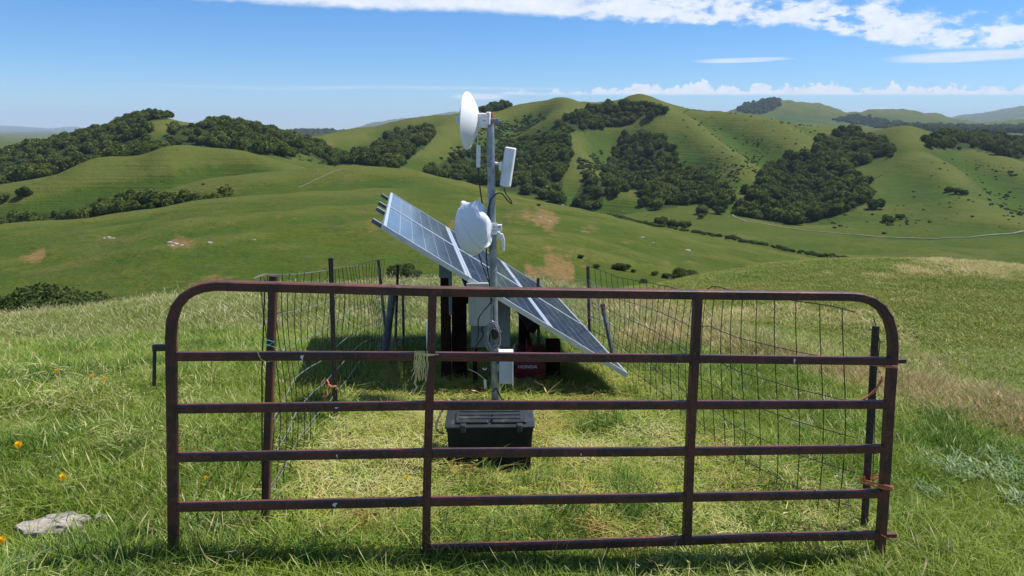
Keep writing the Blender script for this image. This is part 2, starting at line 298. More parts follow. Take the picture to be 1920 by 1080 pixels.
# ------------------------------------------------------------------ materials
M = {}
def newmat(name):
    m = bpy.data.materials.new(name); m.use_nodes = True; m.node_tree.nodes.clear()
    o = m.node_tree.nodes.new('ShaderNodeOutputMaterial'); M[name] = m
    return m, m.node_tree, o
def pos(t): g = t.nodes.new('ShaderNodeNewGeometry'); return N(t, g.outputs['Position'])
def objc(t): g = t.nodes.new('ShaderNodeTexCoord'); return N(t, g.outputs['Object'])
def attr(t, nm): a = t.nodes.new('ShaderNodeAttribute'); a.attribute_name = nm; return N(t, a.outputs['Fac'])
def bumpn(t, hh, st, di=.01):
    b = t.nodes.new('ShaderNodeBump'); b.inputs['Strength'].default_value = st; b.inputs['Distance'].default_value = di
    t.links.new(hh.s, b.inputs['Height']); return b.outputs[0]
def principled(t, o, col, rough=.6, metal=0, spec=.5, bump=None):
    p = t.nodes.new('ShaderNodeBsdfPrincipled')
    for k, v in (('Base Color', col), ('Roughness', rough), ('Metallic', metal), ('Specular IOR Level', spec)):
        if isinstance(v, N): t.links.new(v.s, p.inputs[k])
        else: p.inputs[k].default_value = (*v, 1) if isinstance(v, tuple) else v
    if bump is not None: t.links.new(bump, p.inputs['Normal'])
    t.links.new(p.outputs[0], o.inputs[0]); return p
def simple(name, col, col2=None, rough=.6, metal=0, spec=.5, scale=8, bump=.15, bd=.003, lo=.35, hi=.65, detail=6):
    m, t, o = newmat(name); c = objc(t); n = noise(t, c, scale, detail, .6)
    cc = mix(t, n.sm(lo, hi), col, col2 or tuple(x * .75 for x in col))
    principled(t, o, cc, n.lin(.2, .8, rough - .08, rough + .08), metal, spec, bumpn(t, noise(t, c, scale * 6, 4), bump, bd)); return m

m, t, o = newmat('hill_grass')
p = pos(t); g1 = noise(t, p, .012, 5, .6); g2 = noise(t, p, .09, 5, .6); g3 = noise(t, p, .9, 4, .6); g4 = noise(t, p, 9, 3, .6)
c = mix(t, g1.sm(.35, .65), (.054, .078, .006), (.086, .093, .011))
c = mix(t, g2.sm(.42, .70) * .7, c, (.092, .090, .020)); c = mix(t, noise(t, p, .32, 5, .7).sm(.42, .66) * .7, c, (.028, .052, .008)); c = mix(t, g3.sm(.38, .66) * .7, c, (.036, .070, .009)); c = mix(t, noise(t, p, .03, 4, .6, dist=.6).sm(.5, .68) * .45, c, (.045, .078, .014))
c = mix(t, g4.sm(.45, .8) * .35, c, (.12, .13, .045))
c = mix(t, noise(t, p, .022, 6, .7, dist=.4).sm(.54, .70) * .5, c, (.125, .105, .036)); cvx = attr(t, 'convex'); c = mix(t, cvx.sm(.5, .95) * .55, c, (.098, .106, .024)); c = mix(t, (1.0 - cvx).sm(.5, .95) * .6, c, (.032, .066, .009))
c = mix(t, attr(t, 'dry') * .85, c, mix(t, g3.sm(.3, .7), (.21, .16, .085), (.13, .125, .045)))
c = mix(t, (attr(t, 'dirt') * 1.3 + (noise(t, p, .22, 9, .85) - .5) * 5.0 - .42).sm(.0, .8) * .7, c, mix(t, g3.sm(.35, .7), (.235, .120, .060), (.17, .12, .050)))
c = mix(t, attr(t, 'wood') * .92, c, (.024, .040, .010))
sp3 = t.nodes.new('ShaderNodeSeparateXYZ'); t.links.new(p.s, sp3.inputs[0])
px_, py_, pz_ = (N(t, sp3.outputs[i]) for i in range(3))
terr = noise(t, vec3(t, px_ * .012, py_ * .012, pz_ * .9), 1.0, 3, .5)
b = bumpn(t, terr * 1.0 + g3 * .5 + g2 * 1.6, 1.0, 1.0)
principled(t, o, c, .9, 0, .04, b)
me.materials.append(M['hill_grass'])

def blade_mat(name, c1, c2, c3, dry=(.25, .2, .1), transl=.26, nscale=1.2, drym=.0, gloss=.015):
    m, t, o = newmat(name); p = pos(t)
    oi = t.nodes.new('ShaderNodeObjectInfo'); rnd = N(t, oi.outputs['Random'])
    a = noise(t, p, nscale, 4, .6); v = attr(t, 'tint')
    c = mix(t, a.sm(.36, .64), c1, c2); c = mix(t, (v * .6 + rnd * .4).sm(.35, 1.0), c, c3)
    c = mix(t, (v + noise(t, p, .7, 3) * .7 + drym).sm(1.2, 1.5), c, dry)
    if drym > .2: c = mix(t, (noise(t, p, 1.5, 5, .65).sm(.56, .68) * (v * .6 + .45)), c, (.44, .25, .10))
    d = t.nodes.new('ShaderNodeBsdfDiffuse'); tr = t.nodes.new('ShaderNodeBsdfTranslucent'); gl = t.nodes.new('ShaderNodeBsdfGlossy')
    gl.inputs['Roughness'].default_value = .42; gl.inputs['Color'].default_value = (.9, .95, .9, 1)
    t.links.new(c.s, d.inputs[0]); t.links.new(c.s, tr.inputs[0])
    mx = t.nodes.new('ShaderNodeMixShader'); mx.inputs[0].default_value = transl
    t.links.new(d.outputs[0], mx.inputs[1]); t.links.new(tr.outputs[0], mx.inputs[2])
    m2 = t.nodes.new('ShaderNodeMixShader'); m2.inputs[0].default_value = gloss
    t.links.new(mx.outputs[0], m2.inputs[1]); t.links.new(gl.outputs[0], m2.inputs[2]); t.links.new(m2.outputs[0], o.inputs[0])
blade_mat('long_grass', (.095, .190, .013), (.185, .265, .026), (.320, .370, .085), (.50, .42, .22))
blade_mat('edge_grass', (.140, .205, .030), (.205, .250, .050), (.300, .325, .115), (.43, .37, .20))
blade_mat('cut_grass', (.170, .265, .022), (.320, .365, .055), (.480, .500, .150), (.50, .34, .15), nscale=2.4, drym=.24)
blade_mat('dry_grass', (.250, .270, .070), (.400, .350, .130), (.520, .440, .210), (.48, .36, .18))
blade_mat('spur_grass', (.095, .160, .014), (.150, .185, .022), (.215, .225, .050), (.36, .28, .12), nscale=.25)
blade_mat('thatch', (.40, .42, .13), (.46, .42, .18), (.55, .54, .27), (.42, .25, .11))
blade_mat('lush_grass', (.060, .140, .018), (.100, .190, .028), (.180, .270, .060))
blade_mat('silver_leaf', (.14, .24, .08), (.23, .31, .14), (.36, .42, .26), (.4, .42, .34), .3)
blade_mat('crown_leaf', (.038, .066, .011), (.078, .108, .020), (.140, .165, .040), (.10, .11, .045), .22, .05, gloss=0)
blade_mat('shrub_leaf', (.045, .070, .020), (.070, .100, .030), (.120, .150, .055), (.12, .13, .06), .25, .4, gloss=0)
blade_mat('petal', (.90, .50, .012), (.95, .58, .02), (.95, .54, .015), (.9, .52, .02), .3)

# ------------------------------------------------------------------ mesh helpers
class MB:
    def __init__(s): s.v = []; s.f = []
    def add(s, V, F):
        b = len(s.v); s.v += [tuple(x) for x in V]; s.f += [tuple(i + b for i in q) for q in F]
    def box(s, c, size, rot=None, bev=0.0):
        hx, hy, hz = (k / 2 for k in size); Mx = rot or Matrix.Identity(3); c = Vector(c)
        b = min(bev, hx * .9, hy * .9, hz * .9)
        if b <= 0:
            P = [Vector((x * hx, y * hy, z * hz)) for z in (-1, 1) for x, y in ((-1, -1), (1, -1), (1, 1), (-1, 1))]
            s.add([c + Mx @ q for q in P], [(3, 2, 1, 0), (4, 5, 6, 7), (0, 1, 5, 4), (1, 2, 6, 5), (2, 3, 7, 6), (3, 0, 4, 7)]); return
        def ring(hx, hy, r, z):
            out = []
            for sx, sy, a0 in ((1, 1, 0), (-1, 1, 90), (-1, -1, 180), (1, -1, 270)):
                for k in range(3):
                    a = R(a0 + 45 * k); out.append(Vector((sx * (hx - b) + r * math.cos(a), sy * (hy - b) + r * math.sin(a), z)))
            return out
        rg = [ring(hx, hy, b * .3, -hz), ring(hx, hy, b, -hz + b * .7), ring(hx, hy, b, hz - b * .7), ring(hx, hy, b * .3, hz)]
        P = [c + Mx @ q for r_ in rg for q in r_]; n = 12; Fq = [tuple(range(n - 1, -1, -1)), tuple(range(3 * n, 4 * n))]
        for k in range(3):
            for i in range(n): Fq.append((k * n + i, k * n + (i + 1) % n, (k + 1) * n + (i + 1) % n, (k + 1) * n + i))
        s.add(P, Fq)
    def tube(s, pts, r, n=8, r2=None, up=None, square=False, cap=True):
        """swept profile; with square=True a chamfered box section, r across, r2 along `up`"""
        pts = [Vector(p) for p in pts]; m = len(pts); V = []
        rr = r if isinstance(r, (list, tuple)) else [r] * m
        if square: prof = []
        u = None
        for i, p in enumerate(pts):
            tg = ((pts[i + 1] - p).normalized() if i < m - 1 else Vector()) + ((p - pts[i - 1]).normalized() if i else Vector())
            tg = tg.normalized() if tg.length > 1e-9 else Vector((0, 0, 1))
            if up is not None: u = (Vector(up) - tg * tg.dot(Vector(up))).normalized()
            elif u is None: u = tg.orthogonal().normalized()
            else: u = (u - tg * tg.dot(u)); u = u.normalized() if u.length > 1e-6 else tg.orthogonal().normalized()
            w_ = tg.cross(u)
            # mitre scale
            k = 1.0
            if 0 < i < m - 1:
                cs = (pts[i + 1] - p).normalized().dot(tg); k = 1 / max(cs, .5)
            if square:
                a, b_, ch = rr[i], (r2 or rr[i]), .22
                for q in ((1, 1 - ch), (1 - ch, 1), (ch - 1, 1), (-1, 1 - ch), (-1, ch - 1), (ch - 1, -1), (1 - ch, -1), (1, ch - 1)):
                    V.append(p + w_ * (q[0] * a * k) + u * (q[1] * b_))
            else:
                for j in range(n):
                    an = 2 * math.pi * j / n; V.append(p + (u * math.cos(an) + w_ * math.sin(an)) * rr[i])
        nn = 8 if square else n; Fq = []
        for i in range(m - 1):
            for j in range(nn): Fq.append((i * nn + j, i * nn + (j + 1) % nn, (i + 1) * nn + (j + 1) % nn, (i + 1) * nn + j))
        if cap: Fq += [tuple(range(nn - 1, -1, -1)), tuple(range((m - 1) * nn, m * nn))]
        s.add(V, Fq)
    def lathe(s, prof, org, axis, n=32, wob=None):
        ax = Vector(axis).normalized(); u = ax.orthogonal().normalized(); w_ = ax.cross(u); org = Vector(org); V = []
        for i, (r, h_) in enumerate(prof):
            for j in range(n):
                a = 2 * math.pi * j / n; k = 1 + (wob(i, a) if wob else 0)
                V.append(org + ax * h_ + (u * math.cos(a) + w_ * math.sin(a)) * r * k)
        Fq = [(i * n + j, i * n + (j + 1) % n, (i + 1) * n + (j + 1) % n, (i + 1) * n + j) for i in range(len(prof) - 1) for j in range(n)]
        s.add(V, Fq)
    def build(s, name, mat, parent=None, smooth=False, **kw):
        me = bpy.data.meshes.new(name); me.from_pydata([tuple(v) for v in s.v], [], s.f); me.materials.append(M[mat] if isinstance(mat, str) else mat)
        o = bpy.data.objects.new(name, me); COL.objects.link(o)
        if smooth:
            me.polygons.foreach_set('use_smooth', [True] * len(me.polygons))
            try: me.set_sharp_from_angle(angle=R(38))
            except Exception: pass
        if parent is not None:
            o.parent = parent; o.matrix_parent_inverse = Matrix.Translation(-parent.location)
            o.matrix_parent_inverse = Matrix.Identity(4)
            me.transform(Matrix.Translation(-parent_org(parent)))
        me.update(); tagm(o, **kw); return o
def parent_org(o):
    v = Vector((0, 0, 0))
    while o is not None: v += o.location; o = o.parent
    return v
def tagm(o, label=None, cat=None, group=None, kind=None):
    for k, v in (('label', label), ('category', cat), ('group', group), ('kind', kind)):
        if v: o[k] = v
    return o
def thing(name, loc, label, cat, group=None):
    o = bpy.data.objects.new(name, None); o.empty_display_size = .1; o.location = loc; COL.objects.link(o); return tagm(o, label, cat, group)
def dup(root, loc, rz=0, sc_=1.0, label=None):
    r = root.copy(); COL.objects.link(r); r.location = loc; r.rotation_euler = (0, 0, rz); r.scale = (sc_,) * 3 if not hasattr(sc_, '__len__') else sc_
    if label: r['label'] = label
    for ch in list(root.children):
        c = ch.copy(); COL.objects.link(c); c.parent = r
    return r

# ------------------------------------------------------------------ leaf and grass masses
def leaves_mesh(name, V, F, tint, mat):
    me = bpy.data.meshes.new(name); fill(me, V, F)
    at = me.attributes.new('tint', 'FLOAT', 'POINT'); at.data.foreach_set('value', tint.astype(np.float32)); me.materials.append(M[mat]); return me
def tuft(name, n, rad, h, wd, lean, mat, seed, flat=0.0, seedheads=0):
    g = np.random.default_rng(seed); a = g.uniform(0, 2 * np.pi, n); r = rad * np.sqrt(g.uniform(0, 1, n))
    bx, by = r * np.cos(a), r * np.sin(a); d = g.uniform(0, 2 * np.pi, n); hh = h * g.uniform(.45, 1.15, n); ln = lean * g.uniform(.3, 1.6, n)
    wv = wd * g.uniform(.6, 1.3, n); tw = d + g.normal(0, .5, n) + np.pi / 2
    fl = (g.uniform(0, 1, n) < flat); hh = np.where(fl, hh * .25, hh); ln = np.where(fl, ln * 2.2 + h * .5, ln)
    lv = []; ks = [0, .45, .8, 1.0]; ww = [1, .85, .5, .06]
    for k, wk in zip(ks, ww):
        cx = bx + np.cos(d) * ln * k ** 1.8; cy = by + np.sin(d) * ln * k ** 1.8; cz = hh * (k - .18 * k ** 2.5) * 1.15 - .02
        cz = np.where(fl, .01 + hh * np.sin(k * 2.6), cz)
        for s_ in (-1, 1): lv.append(np.stack([cx + s_ * np.cos(tw) * wv * wk / 2, cy + s_ * np.sin(tw) * wv * wk / 2, cz], -1))
    V = np.stack(lv, 1).reshape(-1, 3); base = np.arange(n)[:, None] * 8
    F = np.concatenate([base + np.array([[2 * k, 2 * k + 1, 2 * k + 3, 2 * k + 2]]) for k in range(3)], 0)
    tint = np.repeat(g.uniform(0, .75, n), 8) + np.tile(np.repeat([0, .1, .2, .28], 2), n)
    if seedheads:
        m_ = seedheads; a = g.uniform(0, 2 * np.pi, m_); r = rad * np.sqrt(g.uniform(0, 1, m_)); d = g.uniform(0, 2 * np.pi, m_); H = h * g.uniform(1.1, 1.6, m_)
        for i in range(m_):
            b = len(V); x0, y0 = r[i] * math.cos(a[i]), r[i] * math.sin(a[i]); x1, y1 = x0 + math.cos(d[i]) * lean, y0 + math.sin(d[i]) * lean
            q = [(x0, y0, 0, wd * .35), (x1 * .5 + x0 * .5, y1 * .5 + y0 * .5, H[i] * .65, wd * .3), (x1, y1, H[i] * .86, wd * .9), (x1 + (x1 - x0) * .3, y1 + (y1 - y0) * .3, H[i], wd * .15)]
            pts = []
            for x, y, z, w_ in q: pts += [(x - w_ / 2, y, z), (x + w_ / 2, y, z)]
            V = np.concatenate([V, np.array(pts)]); F = np.concatenate([F, np.array([[b + 2 * k, b + 2 * k + 1, b + 2 * k + 3, b + 2 * k + 2] for k in range(3)])])
            tint = np.concatenate([tint, np.array([.5, .5, .9, .9, 1.15, 1.15, 1.15, 1.15])])
    return bpy.data.objects.new(name, leaves_mesh(name, V, F, tint, mat))
def crown_mesh(name, seed, n, mat, lobes=7, flatz=.75, leaf=.13, hull=.82, dome=False):
    g = np.random.default_rng(seed); V = []; T = []
    L_ = [(0, 0, .45 * flatz, .62)] + [(.55 * math.cos(a), .55 * math.sin(a), g.uniform(.15, .75) * flatz, g.uniform(.34, .52)) for a in g.uniform(0, 2 * np.pi, lobes)]
    if dome: L_ = [(0, 0, .55, .85)] + [(.5 * math.cos(a), .5 * math.sin(a), g.uniform(.3, .7), g.uniform(.38, .5)) for a in g.uniform(0, 2 * np.pi, 3)]
    ws = np.array([l[3] ** 2 for l in L_]); pick = g.choice(len(L_), n, p=ws / ws.sum()); dr = g.normal(size=(n, 3)); dr /= np.linalg.norm(dr, axis=1)[:, None]; dr[:, 2] = np.where(dr[:, 2] < -.45, -dr[:, 2], dr[:, 2])
    La = np.array(L_)[pick]; P = La[:, :3] + dr * La[:, 3:4] * g.uniform(.82, 1.1, n)[:, None] * np.array([1, 1, flatz + .1])
    nrm = dr + g.normal(0, .55, (n, 3)); nrm /= np.linalg.norm(nrm, axis=1)[:, None]
    u = np.cross(nrm, g.normal(size=(n, 3))); u /= np.linalg.norm(u, axis=1)[:, None]; v = np.cross(nrm, u); sz = leaf * g.uniform(.5, 1.3, n)[:, None]
    q = np.stack([P - u * sz - v * sz * .6, P + u * sz - v * sz * .7 + nrm * sz * .3, P + u * sz * .8 + v * sz * .7, P - u * sz * .9 + v * sz * .6 + nrm * sz * .25], 1)
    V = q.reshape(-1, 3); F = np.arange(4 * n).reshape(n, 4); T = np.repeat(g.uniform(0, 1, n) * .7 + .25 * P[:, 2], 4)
    # opaque heart of each lobe
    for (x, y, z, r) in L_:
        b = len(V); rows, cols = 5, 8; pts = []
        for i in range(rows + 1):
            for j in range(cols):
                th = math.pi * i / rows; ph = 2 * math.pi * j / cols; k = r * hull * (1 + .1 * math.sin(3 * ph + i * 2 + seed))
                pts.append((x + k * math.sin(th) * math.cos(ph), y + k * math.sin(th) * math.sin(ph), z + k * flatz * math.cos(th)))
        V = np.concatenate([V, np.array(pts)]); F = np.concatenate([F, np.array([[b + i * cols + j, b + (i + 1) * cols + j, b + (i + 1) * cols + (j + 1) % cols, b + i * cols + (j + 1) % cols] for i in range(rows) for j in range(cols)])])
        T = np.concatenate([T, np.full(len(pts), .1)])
    V = V * 1.0; V[:, 2] += .12
    return leaves_mesh(name, V, F, T, mat)
def scatter(name, P, scl, rot, var, variants, kind='stuff', label=None, tilt=None):
    me = bpy.data.meshes.new(name); me.vertices.add(len(P)); me.vertices.foreach_set('co', np.asarray(P, np.float32).ravel())
    a = me.attributes.new('sc', 'FLOAT_VECTOR', 'POINT'); a.data.foreach_set('vector', np.asarray(scl, np.float32).ravel())
    rt = np.zeros((len(P), 3), np.float32); rt[:, 2] = rot
    if tilt is not None: rt[:, :2] = tilt
    a = me.attributes.new('rt', 'FLOAT_VECTOR', 'POINT'); a.data.foreach_set('vector', rt.ravel())
    a = me.attributes.new('vr', 'INT', 'POINT'); a.data.foreach_set('value', np.asarray(var, np.int32))
    o = bpy.data.objects.new(name, me); COL.objects.link(o); tagm(o, label=label, kind=kind)
    ng = bpy.data.node_groups.new(name, 'GeometryNodeTree'); ng.interface.new_socket('Geometry', in_out='INPUT', socket_type='NodeSocketGeometry'); ng.interface.new_socket('Geometry', in_out='OUTPUT', socket_type='NodeSocketGeometry')
    nd = ng.nodes; gi = nd.new('NodeGroupInput'); go = nd.new('NodeGroupOutput'); jn = nd.new('GeometryNodeJoinGeometry')
    def na(nm, ty):
        n = nd.new('GeometryNodeInputNamedAttribute'); n.data_type = ty; n.inputs[0].default_value = nm; return [s for s in n.outputs if s.enabled][0]
    sca, rta, vra = na('sc', 'FLOAT_VECTOR'), na('rt', 'FLOAT_VECTOR'), na('vr', 'INT')
    for k, vo in enumerate(variants):
        cm = nd.new('FunctionNodeCompare'); cm.data_type = 'INT'; cm.operation = 'EQUAL'; ii = [s for s in cm.inputs if s.enabled]; ng.links.new(vra, ii[0]); ii[1].default_value = k
        oi = nd.new('GeometryNodeObjectInfo'); oi.inputs[0].default_value = vo
        ip = nd.new('GeometryNodeInstanceOnPoints'); ng.links.new(gi.outputs[0], ip.inputs['Points']); ng.links.new(cm.outputs[0], ip.inputs['Selection'])
        ng.links.new(oi.outputs['Geometry'], ip.inputs['Instance']); ng.links.new(rta, ip.inputs['Rotation']); ng.links.new(sca, ip.inputs['Scale']); ng.links.new(ip.outputs[0], jn.inputs[0])
    ng.links.new(jn.outputs[0], go.inputs[0]); mo = o.modifiers.new('scatter', 'NODES'); mo.node_group = ng; return o

def spread(n, y0, y1, s0=-.78, s1=.78):
    y = np.sqrt(rng.uniform(y0 ** 2, y1 ** 2, n)); s = rng.uniform(s0, s1, n); x = s * y
    return x, y
def in_poly(x, y, poly):
    c = np.zeros(x.shape, bool); n = len(poly)
    for i in range(n):
        x1, y1 = poly[i]; x2, y2 = poly[(i + 1) % n]
        c ^= ((y1 > y) != (y2 > y)) & (x < (x2 - x1) * (y - y1) / (y2 - y1 + 1e-12) + x1)
    return c
ENC = [(-1.32, 3.55), (2.05, 3.95), (1.5, 5.3), (.95, 7.8), (-1.3, 7.8)]        # the mown enclosure
def place(name, x, y, variants, s0, s1, label, zs=1.0, zoff=0, tilt=0):
    z = lookup(HZ, x, y) + zoff; n = len(x); s = rng.uniform(s0, s1, n) * np.clip(1 + .7 * fbm(x / .45, y / .45, 2), .5, 1.6); S3 = np.stack([s, s, s * zs * rng.uniform(.75, 1.25, n)], -1)
    return scatter(name, np.stack([x, y, z], -1), S3, rng.uniform(0, 6.28, n), rng.integers(0, len(variants), n), variants, label=label, tilt=rng.normal(0, tilt, (n, 2)) if tilt else None)
def keep(x, y):                           # nothing grows through the box, the pale rock or the posts' feet
    k = ~((x > -.50) & (x < .18) & (y > 4.46) & (y < 4.94))
    r = ROCK; k &= np.hypot((x - r.x) / .26, (y - r.y + .06) / .24) > 1
    return k
ROCK = hit(100, 990, 2, 12)
longv = [tuft('tuft', 115, .16, .095, .0042, .070, 'long_grass', 10 + i, flat=.12, seedheads=1) for i in range(4)]
cutv = [tuft('tuft', 120, .16, .06, .0042, .06, 'cut_grass', 20 + i, flat=.55) for i in range(4)]
edgev = [tuft('tuft', 110, .26, .105, .007, .09, 'edge_grass', 30 + i, seedheads=7) for i in range(3)]
dryg = [tuft('tuft', 60, .22, .13, .008, .08, 'dry_grass', 40 + i, seedheads=5) for i in range(3)]
spurv = [tuft('tuft', 130, .60, .13, .020, .14, 'spur_grass', 50 + i, seedheads=4) for i in range(3)]
x, y = spread(15000, 2.2, 9.5, -.82, .82); inn = in_poly(x, y, ENC); k = keep(x, y)
dr = lookup(dryv, x, y); isdry = (dr > rng.uniform(.25, .8, len(dr)))
shady = (py_ := None)
m1 = k & ~inn & ~isdry; place('meadow_grass', x[m1], y[m1], longv, .7, 1.3, 'long green meadow grass with seed heads around the gate', tilt=.12)
thv = [tuft('tuft', 55, .17, .035, .0048, .028, 'thatch', 300 + i, flat=.9) for i in range(3)]
lushv = [tuft('tuft', 75, .13, .14, .0055, .09, 'lush_grass', 310 + i, flat=.1) for i in range(3)]
pn = fbm(x / .55, y / .55, 3) + .25 * fbm(x / .15, y / .15, 2)
m2 = k & inn & (pn > .10) & (y < 5.6) & (rng.uniform(0, 1, len(x)) < .55); place('thatch', x[m2], y[m2], thv, .7, 1.2, 'dead tan clippings lying in patches on the pen floor', zoff=.03, tilt=.15)
m2 = k & (pn < -.16) & (rng.uniform(0, 1, len(x)) < .5); place('lush_grass', x[m2], y[m2], lushv, .5, 1.1, 'deep green clumps of taller fresh grass', tilt=.2)
m2 = k & ~inn & (fbm(x / .7 + 9, y / .7, 3) > .2) & (rng.uniform(0, 1, len(x)) < .25); place('thatch', x[m2], y[m2], thv, .6, 1.2, 'dead pale stems lying in the meadow', zoff=.04, tilt=.3)
m1 = k & inn & (rng.uniform(0, 1, len(x)) < .9 - 1.2 * np.clip(pn, 0, .6)); place('mown_grass', x[m1], y[m1], cutv, .6, 1.4, 'yellow green mown grass and clippings inside the pen', zs=.9, tilt=.15)
lush = k & inn & (y > 5.0) & (rng.uniform(0, 1, len(x)) < .45); place('pen_grass', x[lush], y[lush], longv, .45, .8, 'fresh green grass left standing round the solar array', tilt=.12)
m1 = k & ~inn & isdry; place('dry_grass', x[m1], y[m1], dryg, .7, 1.2, 'tan dry grass along the edge of the knoll', tilt=.12)
x, y = spread(9500, 9.3, 19, -.85, .85); dr = lookup(dryv, x, y); isdry = dr > rng.uniform(.25, .9, len(dr)); lft = (x / y < .28)
place('crest_grass', x[lft & ~isdry], y[lft & ~isdry], edgev, .7, 1.25, 'pale seeding grass along the left edge of the knoll', tilt=.1)
rg = ~lft; place('slope_grass', x[rg & ~isdry], y[rg & ~isdry], edgev[:1] + longv, .8, 1.5, 'short green grass in the dip on the right', zs=.7, tilt=.1)
place('dry_grass', x[isdry], y[isdry], dryg, .8, 1.5, 'tan dry grass beyond the right fence', tilt=.1)
x, y = spread(14000, 15, 62, .16, .9); isdry = lookup(dryv, x, y) > rng.uniform(.3, 1.0, len(x))
place('spur_grass', x[~isdry], y[~isdry], spurv, .5, 1.15, 'short grass on the broad spur on the right', zs=.6)
place('dry_grass', x[isdry], y[isdry], dryg, 1.6, 2.6, 'dry tan grass on the crest of the right spur', zs=.5)

# woods
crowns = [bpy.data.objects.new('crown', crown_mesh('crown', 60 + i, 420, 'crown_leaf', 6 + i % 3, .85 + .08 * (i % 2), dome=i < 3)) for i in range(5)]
shrubs = [bpy.data.objects.new('shrub', crown_mesh('shrub', 80 + i, 260, 'shrub_leaf', 5, .6, .15)) for i in range(3)]
WLAB = {'left_crown': 'dark oak wood covering the left shoulder of the left hill', 'left_top': 'line of trees on top of the left hill', 'left_right': 'oak wood on the right flank of the left hill',
 'strip': 'narrow strip of trees running down right of the left hill', 'bowl': 'wood in the bowl left of the upper dish', 'centre': 'wood behind the mast low on the central hill', 'ridge': 'wood near the top of the central hill',
 'middle': 'wood in the ravine right of the mast', 'clump': 'rounded wood at the valley edge left of the track', 'great': 'largest dark wood on the right hill above the track', 'right': 'wood at the right edge below the skyline',
 'gully': 'line of trees along the gully in the left middle distance', 'far_hill': 'dark wood on the summit of the far right hill', 'far_hill_low': 'wooded folds below the far right hills', 'distant': 'dark distant wood on the far hill left of centre', 'topknot': 'trees on the skyline just right of the upper dish'}
for k, (poly, y0, y1) in WOODS.items():
    m_ = pin_poly(poly) & (GY > y0) & (GY < y1); jj, ii = np.where(m_)
    sp_ = 5.9 if k not in ('gully',) else 3.6
    if y0 > 1400: sp_ = 13
    cell = (GY[jj, ii] ** 2) * (S[1] - S[0]) * (LY[1] - LY[0]); pr = np.clip(cell / sp_ ** 2, 0, 1e9)
    cnt = rng.poisson(pr); jj = np.repeat(jj, cnt); ii = np.repeat(ii, cnt); n = len(jj)
    s = S[ii] + rng.uniform(-.5, .5, n) * (S[1] - S[0]); y = np.exp(LY[jj] + rng.uniform(-.5, .5, n) * (LY[1] - LY[0])); x = s * y
    dens = fbm(x / 40, y / 40, 2) + {'left_right': .22, 'left_crown': .34, 'gully': .12, 'middle': .34, 'ridge': .3}.get(k, .42); kp = rng.uniform(0, 1, n) < np.clip(dens * 3.2, .15, 1); x, y = x[kp], y[kp]; n = len(x)
    s = rng.uniform(2.6, 6.2, n) * (2.0 if y0 > 1400 else 1) * (.62 if k == 'gully' else 1) * (1 + .3 * fbm(x / 25, y / 25, 2)); z = lookup(HZ, x, y) + s * .05
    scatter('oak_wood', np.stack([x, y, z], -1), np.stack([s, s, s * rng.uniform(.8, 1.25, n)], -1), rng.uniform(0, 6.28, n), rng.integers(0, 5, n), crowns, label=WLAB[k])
    print(k, n)
# scrub scattered thinly over the far faces: too many to count
SCRUB = [([(820,300),(900,235),(1010,215),(1060,240),(960,270),(860,290)], .045, 1.2, 3.4), ([(560,282),(640,300),(640,318),(560,300)], .02, .8, 2), ([(290,230),(400,240),(380,280),(300,280)], .02, 1.2, 3),
         ([(1080,300),(1130,280),(1150,330),(1100,360)], .05, 1.2, 3.4), ([(1280,200),(1400,215),(1540,240),(1540,300),(1420,340),(1390,350),(1270,300)], .003, .8, 2.2), ([(1270,300),(1400,310),(1390,380),(1300,330)], .02, 1, 2.4),
         ([(1390,250),(1440,270),(1460,330),(1400,320)], .035, .8, 2.0), ([(1640,330),(1800,290),(1950,330),(1950,430),(1650,440)], .002, .7, 1.8), ([(1820,300),(1950,320),(1950,430),(1860,400)], .009, .8, 2.2), ([(1560,395),(1720,405),(1720,430),(1560,430)], .01, .8, 2.4),
         ([(140,375),(300,340),(400,345),(330,368)], .01, .5, 1.1)]
PX, PY, PS = [], [], []
for poly, den, a, b in SCRUB:
    m_ = pin_poly(poly) & (GY > 250) & (GY < 1250); jj, ii = np.where(m_); cell = (GY[jj, ii] ** 2) * (S[1] - S[0]) * (LY[1] - LY[0]); cnt = rng.poisson(cell * den * np.clip(1 + 3 * fbm(GX[jj, ii] / 30, GY[jj, ii] / 30, 2), 0, 4))
    jj = np.repeat(jj, cnt); ii = np.repeat(ii, cnt); n = len(jj); y = np.exp(LY[jj] + rng.uniform(-.5, .5, n) * (LY[1] - LY[0])); PX.append((S[ii] + rng.uniform(-.5, .5, n) * (S[1] - S[0])) * y); PY.append(y); PS.append(rng.uniform(a, b, n) * rng.uniform(.5, 1, n))
x, y, s = map(np.concatenate, (PX, PY, PS)); n = len(x); print('scrub', n)
scatter('hill_scrub', np.stack([x, y, lookup(HZ, x, y)], -1), np.stack([s, s, s * .8], -1), rng.uniform(0, 6.28, n), rng.integers(0, 3, n), shrubs, label='scattered low scrub dotting the far green hillsides')
# hedge along the creek
P = [hit(a, b, 300) for a, b in [(1110,396),(1160,408),(1230,424),(1300,436),(1345,443),(1400,455),(1450,464),(1500,474),(1590,488)]]
PX, PY = [], []
for a, b in zip(P[:-1], P[1:]):
    k = int((b - a).length / .9); u = rng.uniform(0, 1, k); PX.append(a.x + (b.x - a.x) * u + rng.normal(0, 2.0, k)); PY.append(a.y + (b.y - a.y) * u + rng.normal(0, 2.0, k))
x, y = map(np.concatenate, (PX, PY)); n = len(x); s = rng.uniform(.5, 2.1, n); scatter('creek_hedge', np.stack([x, y, lookup(HZ, x, y)], -1), np.stack([s, s, s * .9], -1), rng.uniform(0, 6.28, n), rng.integers(0, 3, n), shrubs, label='low hedge of dark bushes following the creek across the valley floor')

